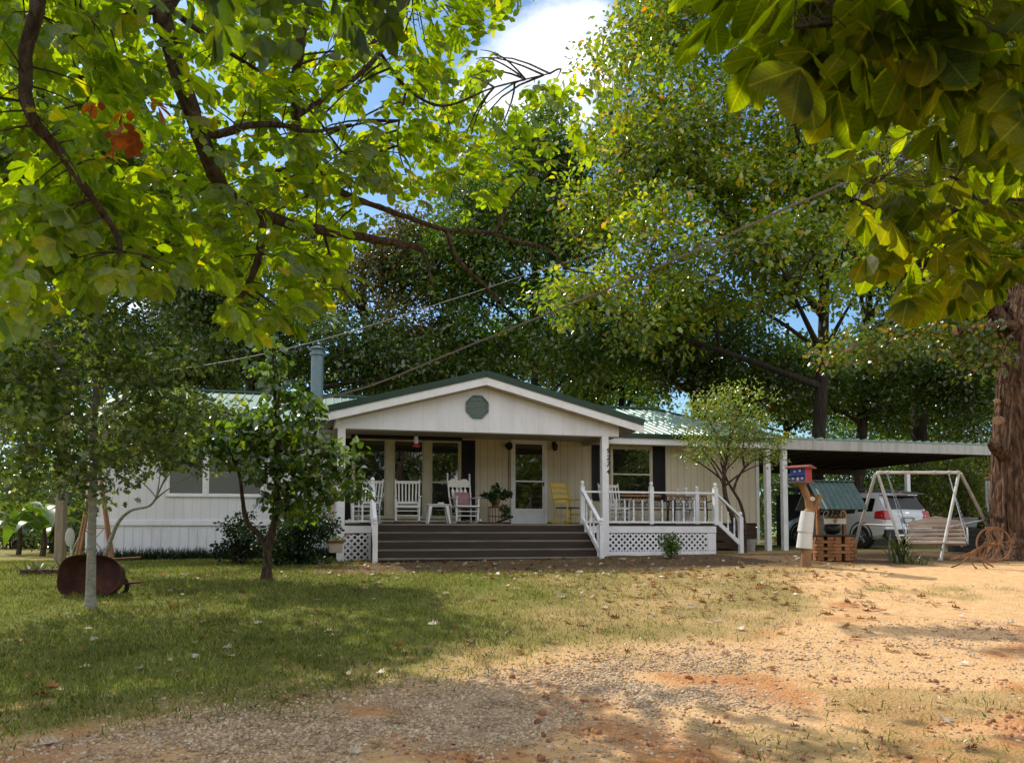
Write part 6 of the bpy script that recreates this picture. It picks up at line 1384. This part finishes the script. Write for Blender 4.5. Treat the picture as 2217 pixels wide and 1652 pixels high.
limb([w(912,537,7.1), w(925,570,7.1), w(937,622,7.1)], .022, .008)
limb([trunk[10], ho+Vector((1.5,.2,4.6)), w(45,-40,4.3), w(55,120,4.3), w(62,240,4.3), w(130,330,4.4), w(200,430,4.5), w(248,500,4.6), w(262,545,4.6)], .06, .016)
limb([w(570,465,6.3), w(563,540,6.2), w(545,600,6.1), w(515,655,6.0)], .042, .022)
limb([w(515,655,6.0), w(480,642,6.0), w(430,618,6.0)], .022, .009)
limb([w(345,0,5.5), w(400,45,5.8), w(520,130,6.1), w(640,205,6.4), w(740,330,6.6)], .030, .010)
limb([w(355,20,5.5), w(250,40,5.2), w(170,65,5.0), w(165,150,5.0), w(230,250,5.1)], .028, .008)
limb([w(645,250,6.6), w(780,160,7.0), w(860,60,7.4), w(900,-40,7.6)], .030, .018)
limb([w(820,110,7.2), w(880,190,7.4), w(960,230,7.6), w(1070,190,7.8), w(1190,160,8.0)], .022, .007)
limb([w(880,190,7.4), w(860,300,7.4), w(880,380,7.4)], .016, .006)
limb([w(700,503,6.7), w(730,600,6.6), w(760,650,6.6), w(800,700,6.6)], .016, .005)
limb([w(1140,525,8.2), w(1150,560,8.2), w(1130,580,8.1)], .012, .005); limb([w(1165,535,8.3), w(1200,520,8.2), w(1215,508,8.2)], .010, .004)
mb = MB()
for q, rr_ in LB: mb.tube([p-ho for p in q], [r*.86 for r in rr_], 9, jit=.3)
poly = [(-60,-60),(-60,660),(60,700),(130,690),(200,640),(330,650),(420,600),(470,640),(500,715),(560,700),(620,680),(700,640),(720,590),(770,640),(760,540),(830,480),(900,430),(990,470),(1060,440),(1140,390),(1260,360),(1290,330),(1240,260),(1320,215),(1290,140),(1180,170),(1080,190),(1040,110),(1140,60),(1180,20),(1120,-60)]
NB = [(p, r) for q, rr_ in LB for p, r in zip(q, rr_)]; NA = np.array([p[:] for p, r in NB])
S = []; tries = 0
while len(S) < 1850:
    x, y = random.uniform(-60,1330), random.uniform(-60,720)
    if not in_poly(x, y, poly): continue
    dens = .22+.78*sstep(-.18,.12,fbm(x, y, .0075, 3, 9.3))
    if x > 830: dens *= .62
    if (x-300)**2/90**2+(y-60)**2/60**2 < 1 or (x-125)**2/70**2+(y-165)**2/90**2 < 1 or (x-500)**2/60**2+(y-80)**2/50**2 < 1 or (x-1010)**2/50**2+(y-170)**2/70**2 < 1: dens *= .25
    if (x-270)**2/70**2+(y-290)**2/90**2 < 1: dens *= .15
    if random.random() > dens: continue
    Y = 4.4+3.3*max(0, x)/1280+random.uniform(-.5, 1.9)-(.4 if y > 560 else 0)
    p = W(x, y, Y); k = int(np.linalg.norm(NA-np.array(p), axis=1).argmin()); q = NB[k][0]; d = (p-q)
    if d.length < .02: d = Vector((.1,0,-.1))
    L = d.length; dn = d.normalized()+Vector((random.gauss(0,.35), random.gauss(0,.35), -.25+random.gauss(0,.25)))
    S.append((p, dn, .08+.095*random.random()))
    if .08 < L < .42 and random.random() < .42: mb.tube([c-ho for c in bez(q, q.lerp(p,.6)+Vector((0,0,.10*L)), p, 4)], [min(NB[k][1]*.6, .006+.004*L), .006, .004, .003], 4, cap=False)
# deeper layer of the same crown, smaller in the picture
poly2 = [(-150,100),(-150,640),(60,640),(200,600),(330,610),(470,600),(560,600),(700,560),(820,440),(960,380),(1100,330),(1200,200),(1000,60),(600,-40),(100,-40)]; n0 = len(S)
while len(S) < n0+1000:
    x, y = random.uniform(-150,1200), random.uniform(-40,640)
    if not in_poly(x, y, poly2) or fbm(x, y, .0065, 3, 4.1) < -.12+(.16 if x > 800 else 0): continue
    p = W(x, y, random.uniform(8.0, 11.5)); S.append((p, Vector((random.gauss(0,1), random.gauss(0,1), -.4)), .125+.05*random.random()))
    if random.random() < .35:
        k = int(np.linalg.norm(NA-np.array(p), axis=1).argmin()); q = NB[k][0]; L = (p-q).length
        if L < 2.6: mb.tube([c-ho for c in bez(q, q.lerp(p,.55)+Vector((random.gauss(0,.12)*L,0,.16*L)), p, 7)], [.012-.0014*i for i in range(7)], 5, cap=False)
n0 = len(S)
while len(S) < n0+450:
    x, y = random.uniform(-150,640), random.uniform(380,600); p = W(x, y, random.uniform(8.3,10.6)); S.append((p, Vector((random.gauss(0,1), random.gauss(0,1), -.4)), .125+.05*random.random()))
for gx, gy, rx, n_ in ((5.4,9.75,1.15,170),(5.9,8.75,.8,100)):       # sprays added high up to cast the shade bands across the drive
    for k in range(n_):
        a_ = random.gauss(0,.5); x = gx+a_*rx; y = gy-.06*(x-gx)+random.gauss(0,.13); h = 10+random.gauss(0,.25)
        S.append((Vector((x-.72*h, y+.745*h, h+.4)), Vector((random.gauss(0,1), random.gauss(0,1), -.4)), .15))
SM = S; S = []; n0 = 0; shade_px = [(-40,1570),(400,1490),(1000,1482),(1150,1520),(1265,1562),(1120,1600),(950,1670),(-40,1670)]  # sprays added up the sun line to shade these ground outlines
while len(S) < n0+1700:
    x, y = random.uniform(-40,1265), random.uniform(1482,1670)
    if not in_poly(x, y, shade_px): continue
    g_ = gnd(x, y); h = random.uniform(4.8, 7.4); S.append((Vector((g_.x-.72*h, g_.y+.745*h, g_.z+h)), Vector((random.gauss(0,1), random.gauss(0,1), -.4)), .12+.05*random.random()))
n0 = len(S); shade_lawn = [(-60,1400),(300,1375),(520,1378),(700,1368),(960,1380),(960,1412),(870,1450),(560,1478),(430,1420),(300,1490),(-60,1530)]
while len(S) < n0+520:
    x, y = random.uniform(-60,1160), random.uniform(1368,1530)
    if not in_poly(x, y, shade_lawn): continue
    g_ = gnd(x, y); h = random.uniform(8.6, 10.8); S.append((Vector((g_.x-.72*h, g_.y+.745*h, g_.z+h)), Vector((random.gauss(0,1), random.gauss(0,1), -.4)), .15))
# upper crown out of frame, its clumps added to shade lawn, drive and near leaves
UP = []
for gx, gy, r, h in ((-1.0,6.0,1.1,8.6),(.1,6.1,1.0,9.0),(-2.6,5.2,1.2,6.6),(-1.0,4.7,1.1,6.6),(-.6,9.6,.9,9.6),(-2.2,9.2,1.1,8.6),(2.5,-.2,.8,4.6),(2.0,-.2,.8,4.6),(3.0,-.1,.7,4.7),(2.2,.3,.7,5.2)):
    UP.append((gx-.72*h, gy+.745*h, h+ground_z(gx, gy), r))
for x, y, z, r in UP:
    q = Vector((x, y, z)); a_ = trunk[-3]; mb.tube([c-ho for c in bez(a_, a_.lerp(q,.5)+Vector((0,0,.6)), q, 8)], [.06-.006*i for i in range(8)], 7)
    for k in range(int(120*r*r)):
        p = q+Vector(rand_unit(1)[0])*r*(random.random()**.4); S.append((p, (p-q)+Vector((0,0,-.4)), .12+.05*random.random()))
mb.build('limbs', bark_mid, ht_, angle=60)
hick_crown('crown', SM, hick, ht_, ho); hick_crown('shading_crown', S, leafmat('hickory_leaf_shading', [(0,(.04,.075,.008)),(.6,(.07,.115,.010)),(1,(.12,.15,.014))], tmix=.45, gloss=.03, vscale=1.2, tint=(2.6,2.5,.35)), ht_, ho)  # shading part has less translucent leaves, so its added shade is denser
redl_ = leafmat('hickory_red_leaf', [(0,(.15,.030,.008)),(.6,(.27,.07,.010)),(1,(.22,.12,.015))], tmix=.5, gloss=.02, tint=(1.9,1.4,.4))
S = [(W(x, y, 3.55+.2*random.random()), (random.gauss(0,1), random.gauss(0,.3), -.8), .08) for x, y in ((225,215),(260,260),(300,290),(262,300),(318,215),(232,280),(290,235))]
hick_crown('autumn_leaves', S, redl_, ht_, ho)
# ---- second hickory: low branch over the photographer's right shoulder
h2 = Vector((3.6, 1.9, 0)); h2.z = -.05
t2 = thing('hickory_tree', 'second hickory whose large close leaves hang dark in the upper right corner', 'tree', h2)
trunk2 = smooth_path([h2, h2+Vector((0,0,1.2)), h2+Vector((-.05,.1,3)), h2+Vector((.1,.3,6))], 5)
mb = MB(); mb.tube([p-h2 for p in trunk2], [.26*(1.4 if i == 0 else 1)*(1-.03*i) for i in range(len(trunk2))], 14, jit=.15); mb.build('trunk', bark_mid, t2, angle=60)
mb = MB(); LB2 = []
for pp, r0, r1 in (([trunk2[9], Vector((2.2,1.9,3.1)), W(2300,60,1.95), W(2000,40,1.75), W(1720,60,1.65)], .03, .004), ([trunk2[8], Vector((2.7,2.5,2.9)), W(2330,420,2.9), W(2120,440,3.0), W(1980,480,3.0), W(1850,430,3.0)], .028, .004), ([W(2150,50,1.8), W(2050,170,1.8), W(1930,210,1.8)], .006, .003), ([W(2120,440,3.0), W(2050,380,3.0), W(1880,400,2.9)], .007, .003), ([W(2120,440,3.0), W(2040,540,3.0), W(1960,600,3.0)], .007, .003)):
    q = smooth_path(pp, 6); LB2.append(q); mb.tube([p-h2 for p in q], [r0+(r1-r0)*i/(len(q)-1) for i in range(len(q))], 7, jit=.1)
NA2 = np.array([p[:] for q in LB2 for p in q])
S = []
def fill(poly_, n_, Ya, Yb_, s0, s1):
    xs_ = [p[0] for p in poly_]; ys_ = [p[1] for p in poly_]; k = 0
    while k < n_:
        x, y = random.uniform(min(xs_), max(xs_)), random.uniform(min(ys_), max(ys_))
        if not in_poly(x, y, poly_): continue
        p = W(x, y, random.uniform(Ya, Yb_)); j = int(np.linalg.norm(NA2-np.array(p), axis=1).argmin()); q = Vector(NA2[j]); d = p-q
        S.append((p, d.normalized()*.6+Vector((random.gauss(0,.5), random.gauss(0,.3), -.45)), random.uniform(s0, s1)))
        mb.tube([c-h2 for c in bez(q, q.lerp(p,.6)+Vector((0,0,.05)), p, 4)], .0016, 4, cap=False); k += 1
fill([(1590,-120),(1590,0),(1620,50),(1720,85),(1830,120),(1950,150),(2080,200),(2290,240),(2290,-120)], 130, 1.5, 2.15, .10, .14)
fill([(1815,420),(1850,330),(1950,270),(2240,240),(2240,560),(2080,600),(1970,650),(1900,560)], 112, 2.4, 3.2, .095, .125)
mb.build('limbs', bark_mid, t2, angle=60)
hick2 = leafmat('hickory_leaf_near', [(0,(.026,.044,.005)),(.6,(.040,.058,.006)),(1,(.07,.078,.009))], tmix=.6, gloss=.004, grough=.4, vscale=2.5, vlo=.6, vhi=1.15, tint=(8.6,7.7,.45), veins=.28)
for x, y, z, r in ((1.5,2.2,4.4,.9),):
    q = Vector((x, y, z)); a_ = trunk2[-6]; mb2 = MB()
    for k in range(int(60*r*r)+8):
        p = q+Vector(rand_unit(1)[0])*r*(random.random()**.4); S.append((p, (p-q)+Vector((0,0,-.4)), .13))
hick_crown('crown', S, hick2, t2, h2, LEAF_X)
